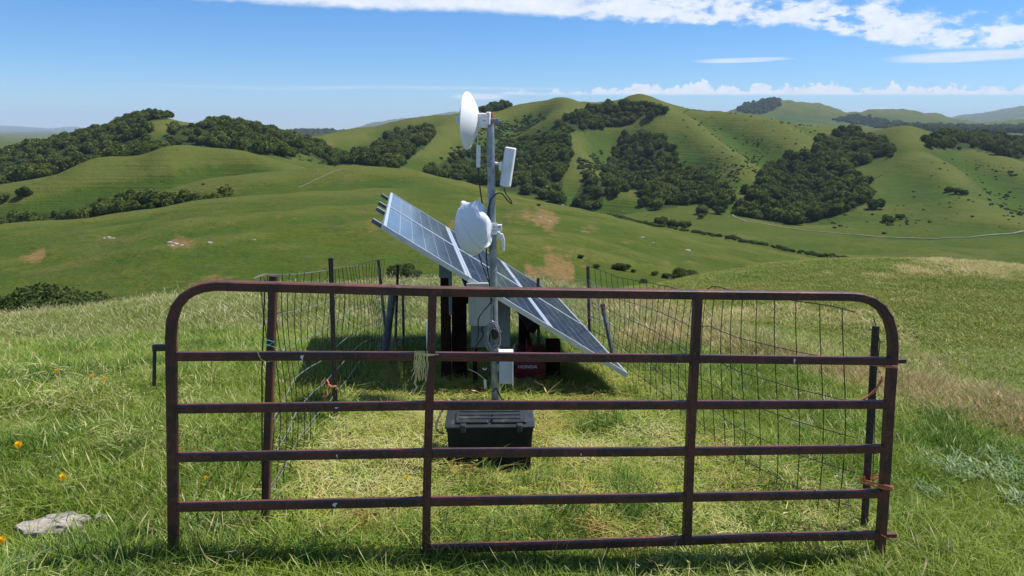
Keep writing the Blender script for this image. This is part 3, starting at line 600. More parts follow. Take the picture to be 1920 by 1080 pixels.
# ------------------------------------------------------------------ single trees and bushes
simple('bark', (.09, .07, .05), (.05, .04, .03), .9, scale=6, bump=.5)
def tree_proto(name, cat, lab, mesh, trunk_h, seed):
    root = thing(name, (0, 0, 0), lab, cat); mb = MB(); g = random.Random(seed)
    mb.tube([(0, 0, -.1), (.02, 0, trunk_h * .5), (.04, .02, trunk_h + .25)], [.075, .055, .03], 7)
    for k in range(4):
        a = k * 1.6 + g.random(); mb.tube([(.02, 0, trunk_h * .7), (.25 * math.cos(a), .25 * math.sin(a), trunk_h + .2), (.45 * math.cos(a), .45 * math.sin(a), trunk_h + .4)], [.035, .025, .01], 5)
    mb.build('trunk', 'bark', root); o = bpy.data.objects.new('crown', mesh); COL.objects.link(o); o.parent = root; o.location = (0, 0, trunk_h * .6); return root
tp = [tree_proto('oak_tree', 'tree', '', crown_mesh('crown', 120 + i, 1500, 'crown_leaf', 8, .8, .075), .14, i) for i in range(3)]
bp = [tree_proto('bush', 'bush', '', crown_mesh('crown', 130 + i, 5200, 'shrub_leaf', 8, .62, .032, .80), .06, i) for i in range(3)]
used = set()
def put(protos, k, px, py, Y0, size, label, group=None, Y1=20000, at=None):
    loc = at or hit(px, py, Y0, Y1); pr = protos[k % len(protos)]
    if id(pr) in used: r = dup(pr, loc, k * 1.7, size, label)
    else: used.add(id(pr)); r = pr; r.location = loc; r.rotation_euler.z = k; r.scale = (size,) * 3; r['label'] = label
    if group: r['group'] = group
    elif 'group' in r: del r['group']
    return r
put(tp, 0, 46, 367, 250, 4.2, 'lone dark oak on the pale green slope at the left edge', Y1=440)
put(tp, 1, 6, 378, 250, 4.0, 'dark oak cut by the left edge of the photo', Y1=440)
for i, (a, b, s, lb) in enumerate([(1240,424,4.6,'leftmost oak of the small clump on the valley floor'),(1262,427,4.2,'middle oak of the small clump on the valley floor'),(1284,430,4.4,'rightmost oak of the small clump on the valley floor'),
    (1318,402,5.4,'left tree of the pair below the rounded wood'),(1348,402,5.2,'right tree of the pair below the rounded wood'),(1316,410,3.0,'pale low bush in front of the pair of valley trees'),
    (1642,392,6.4,'big oak at the lower right edge of the largest wood'),(1665,418,4.4,'dark oak standing below the right edge of the largest wood'),(1688,412,3.2,'small oak just right of the one below the largest wood'),(1668,296,4.0,'oak at the upper right tip of the largest wood'),
    (1778,360,3.6,'left oak of the three on the right hillside'),(1792,364,4.2,'middle oak of the three on the right hillside'),(1806,366,3.6,'right oak of the three on the right hillside')]):
    put(tp, i + 2, a, b, 350, s, lb, Y1=1000)
# gully trees in the left middle distance that show one by one
for i, (a, b, s) in enumerate([(20,424,3.6),(75,418,3.3),(118,410,3.0),(165,404,3.2),(205,398,3.4),(238,392,3.0),(262,380,3.8),(300,388,3.0),(330,383,3.4),(360,380,3.0),(405,376,2.2),(425,372,1.8)]):
    put(tp, i, a, b, 240, s, 'rounded dark tree among those lining the gully in the left middle distance', 'trees lining the left gully', Y1=430)
for i, (a, b, s, lb) in enumerate([(1285,526,.0,'')]): pass
def bush_at(px, py, Yf, s, label, k, group=None):
    p = W(px, py, Yf); p.z = gz(p.x, Yf); return put(bp, k, 0, 0, 0, s, label, group, at=p)
bush_at(104, 575, 21, 1.55, 'round dark bush standing highest of those behind the left knoll edge', 0)
for i, (a, s) in enumerate([(5, 1.15), (38, 1.2), (72, 1.1), (130, 1.1)]):
    bush_at(a, 590, 20.5, s, ['low bush at the far left edge of the photo behind the knoll', 'second low bush from the left behind the knoll', 'low bush just left of the tallest bush behind the knoll', 'small bush right of the tallest bush behind the knoll'][i], i + 1)
for i, (a, b, s) in enumerate([(182,558,.5),(195,554,.35),(232,570,.75),(238,578,.6),(290,569,.7),(318,568,.6),(750,520,2.2),(775,522,1.5),(735,512,1.2),(1160,505,1.3),(1178,503,.8),(1118,502,.7),(1188,510,.6),(1228,516,.8),(1250,521,.9),(1208,530,.7),(1170,508,.7),(1090,484,.7),(1010,386,.8),(1050,378,1.0)]):
    put(bp, i, a, b, 62, s, 'small dark shrub dotted on the near grassy valley side', 'shrubs dotted on the valley side', Y1=400)
bush_at(1285, 530, 60, 1.2, 'dark round bush peeping over the spur behind the gate', 2)

# ------------------------------------------------------------------ track across the valley, pale rocks
def strip(name, pts, wd, mat, lift, Y0=300):
    P = [hit(a, b, Y0) for a, b in pts]; Q = []
    for a, b in zip(P[:-1], P[1:]):
        k = max(2, int((b - a).length / 6)); Q += [a.lerp(b, i / k) for i in range(k)]
    Q.append(P[-1]); mb = MB(); V = []
    for i, q in enumerate(Q):
        d_ = (Q[min(i + 1, len(Q) - 1)] - Q[max(i - 1, 0)]); n_ = Vector((-d_.y, d_.x, 0)).normalized() * wd / 2
        for s_ in (-1, 0, 1):
            v = q + n_ * s_; v.z = gz(v.x, v.y) + lift; V.append(v)
    mb.add(V, [(3 * i + j, 3 * i + 3 + j, 3 * i + 4 + j, 3 * i + 1 + j) for i in range(len(Q) - 1) for j in (0, 1)]); return mb.build(name, mat, kind='structure')
simple('gravel', (.15, .145, .10), (.09, .10, .05), .95, scale=.5, bump=.2)
strip('gravel_road', [(1372,398),(1378,408),(1400,416),(1450,424),(1500,431),(1560,437),(1640,444),(1700,447),(1760,448),(1820,446),(1870,440),(1930,432),(2000,424)], 1.7, 'gravel', .35)
simple('trodden', (.11, .115, .045), (.075, .09, .03), .95, scale=.4)
strip('cattle_path', [(560,352),(590,338),(625,322),(660,315)], 1.4, 'trodden', .12, 120)
simple('pale_rock', (.36, .32, .27), (.20, .18, .16), .9, scale=9, bump=.6, bd=.01, lo=.42, hi=.62)
def boulder(p, s, seed, label, group=None):
    g = random.Random(seed); mb = MB(); V = []; nr, nc = 6, 10
    for i in range(nr + 1):
        for j in range(nc):
            th = math.pi * i / nr; ph = 2 * math.pi * j / nc; k = s * (1 + g.uniform(-.22, .22)); V.append((k * math.sin(th) * math.cos(ph), k * .8 * math.sin(th) * math.sin(ph), k * .55 * math.cos(th)))
    mb.add([Vector(p) + Vector(v) for v in V], [(i * nc + j, i * nc + (j + 1) % nc, (i + 1) * nc + (j + 1) % nc, (i + 1) * nc + j) for i in range(nr) for j in range(nc)])
    return mb.build('boulder', 'pale_rock', smooth=False, label=label, cat='rock', group=group)
for i, (a, b, s) in enumerate([(203,446,.8),(212,447,.7),(196,447,.5),(318,456,.9),(330,458,.8),(323,461,.6),(341,460,.5),(393,456,.8),(477,450,.5),(1012,408,.8),(1030,415,.7),(1000,412,.5),(1045,420,.6),(1290,470,1.0),(1205,446,.9),(1224,456,.7),(1055,378,1.1)]):
    boulder(hit(a, b, 70, 450), s * .75, i, 'pale grey rock lying on the open grass slope of the middle distance', 'rocks on the grass slopes')

# ------------------------------------------------------------------ object materials
m, t, o = newmat('gate_paint'); c = objc(t)
a = noise(t, c, 5, 7, .65); b = noise(t, c, 38, 5, .6); cc = mix(t, a.sm(.40, .62), (.125, .042, .028), (.060, .030, .022)); cc = mix(t, b.sm(.54, .68) * .6, cc, (.20, .08, .045)); cc = mix(t, noise(t, c, 16, 8, .75).sm(.54, .62) * .5, cc, (.035, .022, .02)); cc = mix(t, noise(t, c, 70, 3).sm(.70, .76) * .5, cc, (.3, .25, .22))
principled(t, o, cc, b.lin(.3, .7, .42, .62), 0, .35, bumpn(t, b, .35, .003))
simple('rust_post', (.10, .038, .024), (.05, .025, .02), .55, scale=9, bump=.4)
simple('dark_post', (.035, .030, .026), (.075, .04, .028), .7, scale=8, bump=.4)
simple('grey_post', (.14, .15, .15), (.06, .065, .065), .6, scale=8, bump=.4)
simple('wire', (.045, .04, .035), (.09, .05, .035), .5, 0.5, scale=20)
simple('bright_wire', (.45, .46, .46), (.25, .25, .25), .4, .6, scale=20)
simple('galvanised', (.34, .37, .40), (.22, .25, .28), .42, .55, scale=14, bump=.15, lo=.4, hi=.6)
simple('white_plastic', (.80, .81, .82), (.62, .61, .58), .4, scale=7, bump=.05, lo=.5, hi=.78)
simple('shaded_white', (.48, .52, .58), (.42, .46, .52), .45, scale=6, bump=.05)  # white box body, its grey-blue shade put into the base colour
simple('cover_plastic', (.74, .77, .80), (.66, .70, .74), .28, scale=3, bump=.05)
simple('black_plastic', (.010, .013, .013), (.018, .020, .019), .6, 0, .18, scale=7, bump=.2)
simple('lid_plastic', (.024, .027, .026), (.075, .074, .06), .42, scale=9, bump=.25, lo=.5, hi=.75)
simple('cable', (.012, .012, .013), (.02, .02, .02), .45, scale=10)
simple('grey_cable', (.25, .26, .27), (.18, .18, .18), .45, scale=10)
simple('aluminium', (.62, .65, .68), (.50, .53, .56), .38, .55, scale=12)
simple('beige_box', (.36, .39, .33), (.32, .35, .30), .5, scale=4, bump=.05)
simple('grey_cabinet', (.11, .145, .165), (.09, .12, .14), .5, scale=4, bump=.05)
simple('creosote', (.030, .012, .009), (.014, .007, .006), .9, 0, .15, scale=7, bump=.6)
simple('honda_red', (.13, .006, .014), (.10, .006, .012), .35, scale=5, bump=.03)
simple('lettering', (.55, .50, .52), None, .4)
simple('orange_twine', (.62, .22, .10), (.5, .16, .07), .7, scale=60)
simple('yellow_twine', (.78, .62, .26), (.66, .50, .2), .8, scale=60)
simple('green_twine', (.12, .42, .34), None, .6)
simple('red_cap', (.26, .06, .03), (.16, .05, .03), .7, scale=20)
simple('dropping', (.75, .77, .8), None, .8)
simple('stem', (.08, .13, .04), None, .7)
m, t, o = newmat('pv_cells'); uv = t.nodes.new('ShaderNodeUVMap'); sx = t.nodes.new('ShaderNodeSeparateXYZ'); t.links.new(uv.outputs[0], sx.inputs[0])
U, Vv = N(t, sx.outputs[0]), N(t, sx.outputs[1])
def grid(v, n, w_): fr = (v * float(n))._m('FRACT'); return ((fr - .5)._m('ABSOLUTE')).sm(.5 - w_, .5 - w_ * .6)
ln = grid(U, 6, .016)._m('MAXIMUM', grid(Vv, 10, .008) * .5); bus = grid(U + 1 / 36., 18, .014) * .22
dots = noise(t, objc(t), 60, 3).sm(.66, .74) * .30
cc = mix(t, ln._m('MAXIMUM', bus), (.016, .030, .090), (.45, .50, .60)); cc = mix(t, dots + noise(t, objc(t), 5, 4).sm(.45, .8) * .22, cc, (.33, .34, .35))
pr = principled(t, o, cc, .12, 0, .6); pr.inputs['Coat Weight'].default_value = .15; pr.inputs['Coat Roughness'].default_value = .1

# ------------------------------------------------------------------ the gate
GL, GR = (-1.56, 3.35), (2.03, 3.78)
gd = Vector((GR[0] - GL[0], GR[1] - GL[1], 0)).normalized(); gn = Vector((-gd.y, gd.x, 0))
def G(px, py, off=0.0):                   # point of the gate's upright plane
    r = Vector((saz(px, py), 1, -ratio(py))); c0 = Vector((0, 0, CAMZ)); k = (Vector((GL[0], GL[1], 0)) - c0).dot(gn) / r.dot(gn); return c0 + r * k + gn * off
gate = thing('farm_gate', (GL[0], GL[1], gz(*GL)), 'wide rusty dark red steel farm gate with five rails in front of the pen', 'gate')
fr = [(326,1042),(324,850),(322,700),(321,630),(323,600),(331,575),(345,557),(363,545),(383,538),(408,535),(600,540),(810,546),(1050,549),(1307,552),(1590,555),(1612,557),(1634,564),(1652,577),(1665,597),(1672,622),(1674,650),(1672,690),(1667,760),(1662,850),(1657,930),(1652,1000),(1647,1060)]
mb = MB(); mb.tube([G(*p) for p in fr], .0225, square=True, r2=.0235, up=gn); mb.build('frame', 'gate_paint', gate)
for pts in [[(331,668),(570,667),(810,668),(1300,672),(1672,677)], [(331,766),(570,763),(806,760),(1297,759),(1666,758)], [(333,857),(803,849),(1293,846),(1660,841)], [(335,950),(800,940),(1290,932),(1655,925)], [(793,1028),(1000,1023),(1287,1013),(1430,1007),(1652,1003)]]:
    mb = MB(); q = [G(*p) for p in pts]; mb.tube(q, .0195, square=True, r2=.020, up=gn); mb.build('rail', 'gate_paint', gate)
for pts in [[(811,549),(808,668),(805,760),(802,850),(800,940),(799,1034)], [(1308,555),(1302,672),(1297,760),(1293,846),(1290,932),(1287,1014)]]:
    mb = MB(); mb.tube([G(p[0], p[1], -.002) for p in pts], .0205, square=True, r2=.0245, up=gn); mb.build('upright_bar', 'gate_paint', gate)
mb = MB(); mb.tube([G(287,652), G(322,652)], .014, square=True, r2=.012, up=gn); mb.tube([G(290,655), G(289,723)], .0085, 8); mb.build('latch', 'dark_post', gate)
mb = MB(); mb.tube([G(1678,677), G(1697,676)], .012, square=True, r2=.012, up=gn); mb.build('hinge_tab', 'gate_paint', gate)
mb = MB(); mb.tube([G(1656,1003), G(1679,1003)], .012, square=True, r2=.012, up=gn); mb.tube([G(1645,997,-.028), G(1668,1010,-.028)], .004, 6); mb.build('hinge_tab', 'gate_paint', gate)
def splat(px, py, w_, h_, sd_):
    g = random.Random(sd_); mb = MB(); c = G(px, py, -.0215); V = []; n = 12
    for j in range(n):
        a = 2 * math.pi * j / n; k = g.uniform(.6, 1.15); V.append(c + gd * (math.cos(a) * w_ * k * (1 if math.sin(a) > 0 else .35)) + Vector((0, 0, math.sin(a) * h_ * k)))
    mb.add([c] + V, [(0, 1 + j, 1 + (j + 1) % n) for j in range(n)]); mb.v = [tuple(Vector(v)) for v in mb.v]; return mb.build('dropping', 'dropping', gate)
for i, (a, b, w_, h_) in enumerate([(568,668,.010,.016),(629,943,.014,.014),(633,852,.004,.013),(1486,675,.009,.015),(1088,849,.004,.010),(632,762,.012,.004),(1130,553,.004,.008)]): splat(a, b, w_, h_, i)

# ------------------------------------------------------------------ fences
def tpost(name, b, tp_, mat, root, w_=.028, tpl=False, cap=None):
    mb = MB(); b, tp_ = Vector(b), Vector(tp_); b = b + (b - tp_).normalized() * .15
    if tpl:
        mb.tube([b, tp_], w_ * .5, square=True, r2=.003, up=(0, 1, 0)); mb.tube([b + Vector((0, .016, 0)), tp_ + Vector((0, .016, 0))], .004, square=True, r2=.0125, up=(0, 1, 0))
        k = int((tp_ - b).length / .055)
        for i in range(2, k): q = b.lerp(tp_, i / k); mb.box(q + Vector((0, -.006, 0)), (.010, .008, .018))
    else: mb.tube([b, tp_], w_ * .5, 10)
    return mb.build(name, mat, root)
def Pg(px, py, Yf): return W(px, py, Yf)
lf = thing('wire_fence', (-1.31, 3.7, gz(-1.31, 3.7)), 'sagging wire mesh fence with rusty steel posts along the left side of the pen', 'fence')
mb = MB(); b_, t_ = W(497, 985, 3.68), W(513, 517, 3.68); dirv = (b_ - t_).normalized(); mb.tube([b_ + dirv * .15, t_], .020, square=True, r2=.018, up=(0, 1, 0)); mb.build('fence_post', 'rust_post', lf)
tpost('fence_post', W(630, 785, 5.1), W(620, 484, 5.1), 'dark_post', lf, .034, True)
tpost('fence_post', W(728, 664, 7.55), W(709, 487, 7.7), 'grey_post', lf, .03)
tpost('fence_post', W(722, 664, 7.2), W(738, 535, 7.3), 'grey_post', lf, .075)
tpost('fence_post', W(741, 655, 7.9), W(746, 497, 7.9), 'dark_post', lf, .03)
def net(root, path, topz, botz, nv, hz, r=.0016, sag=None, mat='wire', hmat=None, name='wire_mesh'):
    """path: list of (x,y); wires follow it, verticals evenly spaced"""
    L_ = [0]
    for a, b in zip(path[:-1], path[1:]): L_.append(L_[-1] + math.hypot(b[0] - a[0], b[1] - a[1]))
    def at(u):
        s = u * L_[-1]; x = np.interp(s, L_, [p[0] for p in path]); y = np.interp(s, L_, [p[1] for p in path]); return float(x), float(y)
    def P(u, v):
        x, y = at(u); b = gz(x, y) + np.interp(u, *botz); tz = np.interp(u, *topz); q = Vector((x, y, b + (tz - b) * v)); return q + (sag(u, v) if sag else Vector())
    mb = MB(); mh = MB()
    for i in range(nv):
        u = (i + .5) / nv + .004 * math.sin(i * 5.1); mb.tube([P(u, v / 8) for v in range(9)], r, 4, cap=False)
    for v in hz:
        (mh if hmat else mb).tube([P(u / 36, v) for u in range(37)], r * (1.25 if v == 1 else 1), 4, cap=False)
    mb.build(name, mat, root, smooth=True)
    if hmat: mh.build('line_wire', hmat, root, smooth=True)
net(lf, [(-1.33, 3.74), (-1.36, 4.4), (-1.31, 5.1), (-1.36, 6.3), (-1.33, 7.6)], ([0, .05, .35, 1], [1.27, 1.25, 1.04, .66]), ([0, 1], [.0, .05]), 27, (), .0027, lambda u, v: Vector((.05 * math.sin(u * 9 + v * 3) * math.sin(math.pi * v), 0, 0)))
net(lf, [(-1.33, 3.70), (-1.37, 4.4), (-1.31, 5.1), (-1.36, 6.3), (-1.33, 7.6)], ([0, .05, .35, 1], [1.27, 1.26, 1.05, .67]), ([0, 1], [.0, .05]), 1, (.12, .27, .43, .62, .8, 1.0), .0026, lambda u, v: Vector((.05 * math.sin(u * 9 + v * 3) * math.sin(math.pi * v), 0, -.03 * math.sin(u * 14 + v * 5) * (1 - v * .7))), 'wire', 'bright_wire')
mb = MB(); mb.tube([W(492, 985, 3.66), W(491, 700, 3.66), W(497, 524, 3.66)], .004, 6); mb.build('edge_wire', 'wire', lf)
rf = thing('wire_fence', (2.0, 4.05, gz(2.0, 4.05)), 'dark square wire mesh fence curving back along the right side of the pen', 'fence')
tpost('fence_post', W(1620, 992, 4.04), W(1642, 612, 4.04), 'dark_post', rf, .042, True)
tpost('fence_post', W(1150, 668, 7.4), W(1130, 572, 7.6), 'grey_post', rf, .05)
mb = MB(); mb.tube([W(1130, 570, 7.59), W(1133, 592, 7.57)], .026, 8); mb.build('post_cap', 'rust_post', rf)
tpost('fence_post', W(1106, 640, 7.95), W(1102, 500, 7.95), 'dark_post', rf, .035)
net(rf, [(1.99, 4.10), (1.90, 4.16), (1.72, 4.35), (1.52, 4.75), (1.42, 5.3), (1.2, 6.4), (.98, 7.5), (.84, 7.9)], ([0, .03, .1, .3, .37, .5, .8, 1], [1.0, 1.02, 1.01, .93, .80, .74, .58, .55]), ([0, 1], [.02, .05]), 29, (.1, .26, .42, .58, .76, 1.0), .0031, lambda u, v: Vector((.03 * math.sin(u * 7 + v * 4), 0, -.05 * math.sin(math.pi * min(1, u * 2.2)) * (1 - v))))
mb = MB(); mb.tube([W(1636, 905, 4.02), W(1643, 700, 4.02), W(1650, 640, 4.02), W(1637, 592, 4.05)], .0028, 5)
for a, b in ((1650, 640), (1645, 697), (1642, 760), (1638, 850)): mb.tube([W(a - 4, b, 4.02), W(a + 7, b + 1, 4.0)], .0022, 5)
mb.build('edge_wire', 'wire', rf)
bf = thing('wire_netting_fence', (-.3, 7.95, gz(-.3, 7.95)), 'low galvanised fine netting closing the far end of the pen', 'fence')
def netting(path, z1, cell=.05, name='netting'):
    mb = MB(); tot = sum(math.hypot(b[0] - a[0], b[1] - a[1]) for a, b in zip(path[:-1], path[1:])); xs = [0]
    for a, b in zip(path[:-1], path[1:]): xs.append(xs[-1] + math.hypot(b[0] - a[0], b[1] - a[1]))
    n = int(tot / cell); f = lambda s: (float(np.interp(s, xs, [p[0] for p in path])), float(np.interp(s, xs, [p[1] for p in path])))
    rows = 14
    for i in range(n):
        pts = []
        for k in range(rows + 1):
            x, y = f(min(tot, (i + (k % 2) * .5 * (1 if i % 2 else -1) + .5) * cell)); z0 = gz(x, y) + .02; pts.append(Vector((x + random.uniform(-.006, .006), y, z0 + (z1 - z0) * k / rows)))
        mb.tube(pts, .0017, 3, cap=False)
    for v in (0, .25, .5, .75, 1):
        mb.tube([Vector((*f(s_), (gz(*f(s_)) + .02) * (1 - v) + z1 * v + .01 * math.sin(s_ * 9))) for s_ in np.linspace(0, tot, 30)], .0022, 4, cap=False)
    mb.build(name, 'bright_wire', bf)
netting([(-1.35, 7.1), (-1.26, 7.7), (-1.12, 7.98), (-.2, 8.05), (.7, 8.0), (.84, 7.9), (.98, 7.45)], .38)
tpost('fence_post', W(1010, 640, 8.1), W(1009, 521, 8.1), 'dark_post', bf, .035)
tpost('fence_post', W(757, 640, 7.98), W(755, 540, 7.98), 'grey_post', bf, .03)

# ------------------------------------------------------------------ solar array
C0 = Vector((0, 0, CAMZ)); P0 = C0 + Vector((-1.048, 5.9, -.783)); u_ = Vector((.690, .099, -.452)); v_ = Vector((-.225, 1.58, -.008))
v_ = (v_ - u_ * v_.dot(u_) / u_.dot(u_)); UL, VL = u_.length, v_.length; ud, vd = u_.normalized(), v_.normalized(); nd_ = ud.cross(vd).normalized()
if nd_.z < 0: nd_ = -nd_
RM = Matrix((ud, vd, nd_)).transposed()
arr = thing('solar_array', (-.35, 6.9, gz(-.35, 6.9)), 'tilted array of six solar panels on dark timber posts behind the mast', 'solar array')
for i in range(3):
    for j in range(2):
        c = P0 + ud * UL * (i + .5) + vd * VL * (j + .5) + nd_ * (0); mb = MB(); fw, th = .028, .04; a, b = UL - .006, VL - .006
        pw = thing('solar_panel', c, None, None); pw.parent = arr; pw.location = c - arr.location
        fm = MB()
        for s_ in (-1, 1):
            fm.box(c + ud * s_ * (a / 2 - fw / 2) - nd_ * th / 2, (fw, b, th), RM); fm.box(c + vd * s_ * (b / 2 - fw / 2) - nd_ * th / 2, (a - 2 * fw, fw, th), RM)
        fm.box(c - nd_ * .030, (a - 2 * fw, b - 2 * fw, .004), RM)
        fm.build('panel_frame', 'aluminium', pw)
        V = [c + ud * x * (a / 2 - fw) + vd * y * (b / 2 - fw) - nd_ * .004 for x, y in ((-1, -1), (1, -1), (1, 1), (-1, 1))]
        gm = MB(); gm.add(V, [(0, 1, 2, 3)]); g_ = gm.build('cells', 'pv_cells', pw); uvl = g_.data.uv_layers.new(name='UVMap')
        for k, uvc in enumerate(((0, 0), (1, 0), (1, 1), (0, 1))): uvl.data[k].uv = uvc
for vf in (.12, .42, .60, .90):
    mb = MB(); a = P0 + vd * VL * 2 * vf - nd_ * .062; mb.tube([a - ud * .085, a + ud * (UL * 3 - .05)], .02, square=True, r2=.02, up=nd_); mb.build('mounting_rail', 'grey_cabinet', arr)
def plane_z(x, y, off=.085): # underside of the array above (x, y)
    q = P0 - nd_ * off; return q.z - (nd_.x * (x - q.x) + nd_.y * (y - q.y)) / nd_.z
def timber(px, Yf, w_, name='post', extra=0):
    x = saz(px, 600) * Yf; mb = MB(); z1 = plane_z(x, Yf) - .09 + extra; z0 = gz(x, Yf) - .15; mb.box((x, Yf, (z0 + z1) / 2), (w_, w_, z1 - z0), bev=.008); mb.build(name, 'creosote', arr); return x, Yf, z1
pp = [timber(836, 6.35, .085), timber(861, 6.6, .13, extra=-.1), timber(983, 6.95, .11, extra=0.0), timber(1037, 6.75, .135, extra=-.02), timber(835, 8.4, .1), timber(905, 8.6, .1)]
for s_ in (.66, .40):                      # cross beams under the rails, along the array
    a = P0 + ud * UL * 3 * s_ - nd_ * .135 + vd * .35; b = a + vd * VL * 1.6; mb = MB(); mb.tube([a, b], .032, square=True, r2=.05, up=nd_); mb.build('cross_beam', 'creosote', arr)
mb = MB(); mb.box(W(878, 553, 6.45), (.05, .05, .15)); mb.build('block', 'creosote', arr)

# ------------------------------------------------------------------ boxes below the array
bk = thing('disconnect_box', W(835, 506, 6.22), 'small grey switch box with a conduit on the left post under the panels', 'switch box')
mb = MB(); mb.box(W(835, 506, 6.22), (.105, .07, .13), bev=.006); mb.build('body', 'grey_cabinet', bk)
mb = MB(); mb.tube([W(844, 518, 6.24), W(845, 590, 6.24)], .014, square=True, r2=.012, up=(0, 1, 0)); mb.build('conduit', 'grey_cabinet', bk)
cb = thing('equipment_cabinet', W(919, 650, 6.2), 'blue grey steel cabinet standing behind the mast under the panels', 'cabinet')
a, b = W(882, 548, 6.2), W(957, 652, 6.2); cen = (a + b) / 2; cen.y = 6.28
mb = MB(); mb.box(cen, (b.x - a.x, .16, a.z - b.z), bev=.006); mb.build('body', 'grey_cabinet', cb)
mb = MB(); mb.box(cen + Vector((0, -.086, 0)), (b.x - a.x - .015, .010, a.z - b.z - .015), bev=.003)
for k in (-.3, .3): mb.tube([cen + Vector(((b.x - a.x) / 2 - .03, -.088, k * .45)), cen + Vector(((b.x - a.x) / 2 - .03, -.098, k * .45))], .006, 8)
mb.build('door', 'grey_cabinet', cb)
for k in (-1, 1):
    mb = MB(); mb.box((cen.x + k * .14, 6.28, (b.z + gz(cen.x, 6.28) - .05) / 2), (.04, .04, b.z - gz(cen.x, 6.28) + .05)); mb.build('leg', 'creosote', cb)
bx = thing('junction_box', W(900, 612, 5.95), 'beige weatherproof box with a sloping lid fixed left of the mast', 'electrical box')
a, b = W(878, 541, 5.98), W(930, 612, 5.98); cen = (a + b) / 2; cen.y = 6.05
mb = MB(); mb.box(cen, (b.x - a.x, .13, a.z - b.z), bev=.008)
for zz in (.12, -.12): mb.box(cen + Vector((-.02 - .05, -.068, zz)), (.05, .008, .05), bev=.003)
mb.box(cen + Vector((-.075, -.067, 0)), (.022, .006, .20), bev=.002); mb.build('body', 'beige_box', bx)
mb = MB(); rot = Matrix.Rotation(R(-10), 3, 'X'); mb.box(Vector((cen.x - .01, 6.04, a.z + .022)), (b.x - a.x + .01, .19, .028), rot, bev=.006); mb.build('lid', 'beige_box', bx)

# ------------------------------------------------------------------ mast and what hangs on it
MY = 5.75
mast_base = W(930, 752, MY); mast_top = W(919, 232, MY); md = (mast_top - mast_base).normalized()
def mp(py): # centre of the mast at picture height py
    k = (py - 232) / (752 - 232); return mast_top.lerp(mast_base, k)
mast = thing('antenna_mast', mast_base, 'galvanised steel pipe mast with a rusty red top standing in the pen', 'mast')
mb = MB(); mb.tube([mast_base - md * .25, mast_top + md * .0], .0305, 24); mb.build('pole', 'galvanised', mast, smooth=True)
mb = MB(); mb.tube([mp(650) , mp(790)], .037, 24); mb.build('sleeve', 'galvanised', mast, smooth=True)
mb = MB(); mb.lathe([(.0, .09), (.026, .088), (.029, .08), (.029, .04), (.0315, .038), (.0315, 0), (0, -.001)], mast_top - md * .0, md, 20); mb.build('cap', 'red_cap', mast, smooth=True)
# upper dish, seen from behind and aimed left
ax1 = Vector((-.975, .20, .02)).normalized(); RD = .223
c1 = W(876, 226, MY)
d1 = thing('dish_antenna', c1, 'white bare parabolic dish aimed left at the top of the mast', 'dish antenna')
def dish(cen, ax, Rr, dep, root, mat, th=.006):
    prof = []; n = 14
    for i in range(n + 1): r = Rr * i / n; prof.append((r, -dep + dep * (i / n) ** 2))
    back = [(r, h_ - th) for r, h_ in prof]; pr = prof + [(Rr + .004, .002), (Rr + .004, -.008)] + back[::-1]
    mb = MB(); mb.lathe(pr, cen, ax, 56); return mb.build('reflector', mat, root, smooth=True)
dish(c1, ax1, RD, .085, d1, 'white_plastic')
hub = c1 - ax1 * .10; mb = MB(); brm = Matrix((ax1, Vector((0, 0, 1)).cross(ax1).normalized(), Vector((0, 0, 1)))).transposed()
mb.box(W(906, 226, MY) , (.085, .075, .115), brm, bev=.010); mb.box(W(917, 222, MY - .02), (.03, .09, .10), brm, bev=.008)
mb.build('radio_housing', 'white_plastic', d1)
mb = MB(); mb.box(W(926, 226, MY - .035), (.075, .018, .028), bev=.002); mb.box(W(930, 227, MY + .04), (.05, .02, .04), bev=.002)
for dy in (-.04, .045): mb.tube([W(905, 226, MY + dy), W(942, 227, MY + dy)], .0035, 8)
mb.build('clamp', 'galvanised', d1)
mb = MB(); mb.tube([c1 - ax1 * .1, c1 + ax1 * .07], .012, 12); mb.lathe([(0, .09), (.03, .085), (.032, .07), (.012, .06)], c1, ax1, 20); mb.build('feed_horn', 'white_plastic', d1, smooth=True)
for k, (a, b) in enumerate([(884, 189), (888, 186), (886, 194), (890, 192)]): pass
mb = MB(); mb.tube([W(895, 240, MY - .03), W(896, 275, MY - .03)], .003, 6); mb.build('pigtail', 'white_plastic', d1)
inj = thing('surge_protector', W(897, 293, MY - .03), 'slim white box hanging in the cable below the upper dish', 'surge protector')
mb = MB(); mb.box(W(897, 293, MY - .03), (.033, .022, .175), Matrix.Rotation(R(1), 3, 'Y'), bev=.006); mb.build('housing', 'white_plastic', inj)
mb = MB(); mb.tube([W(897, 314, MY - .03), W(897, 319, MY - .03)], .009, 10); mb.build('gland', 'cable', inj)
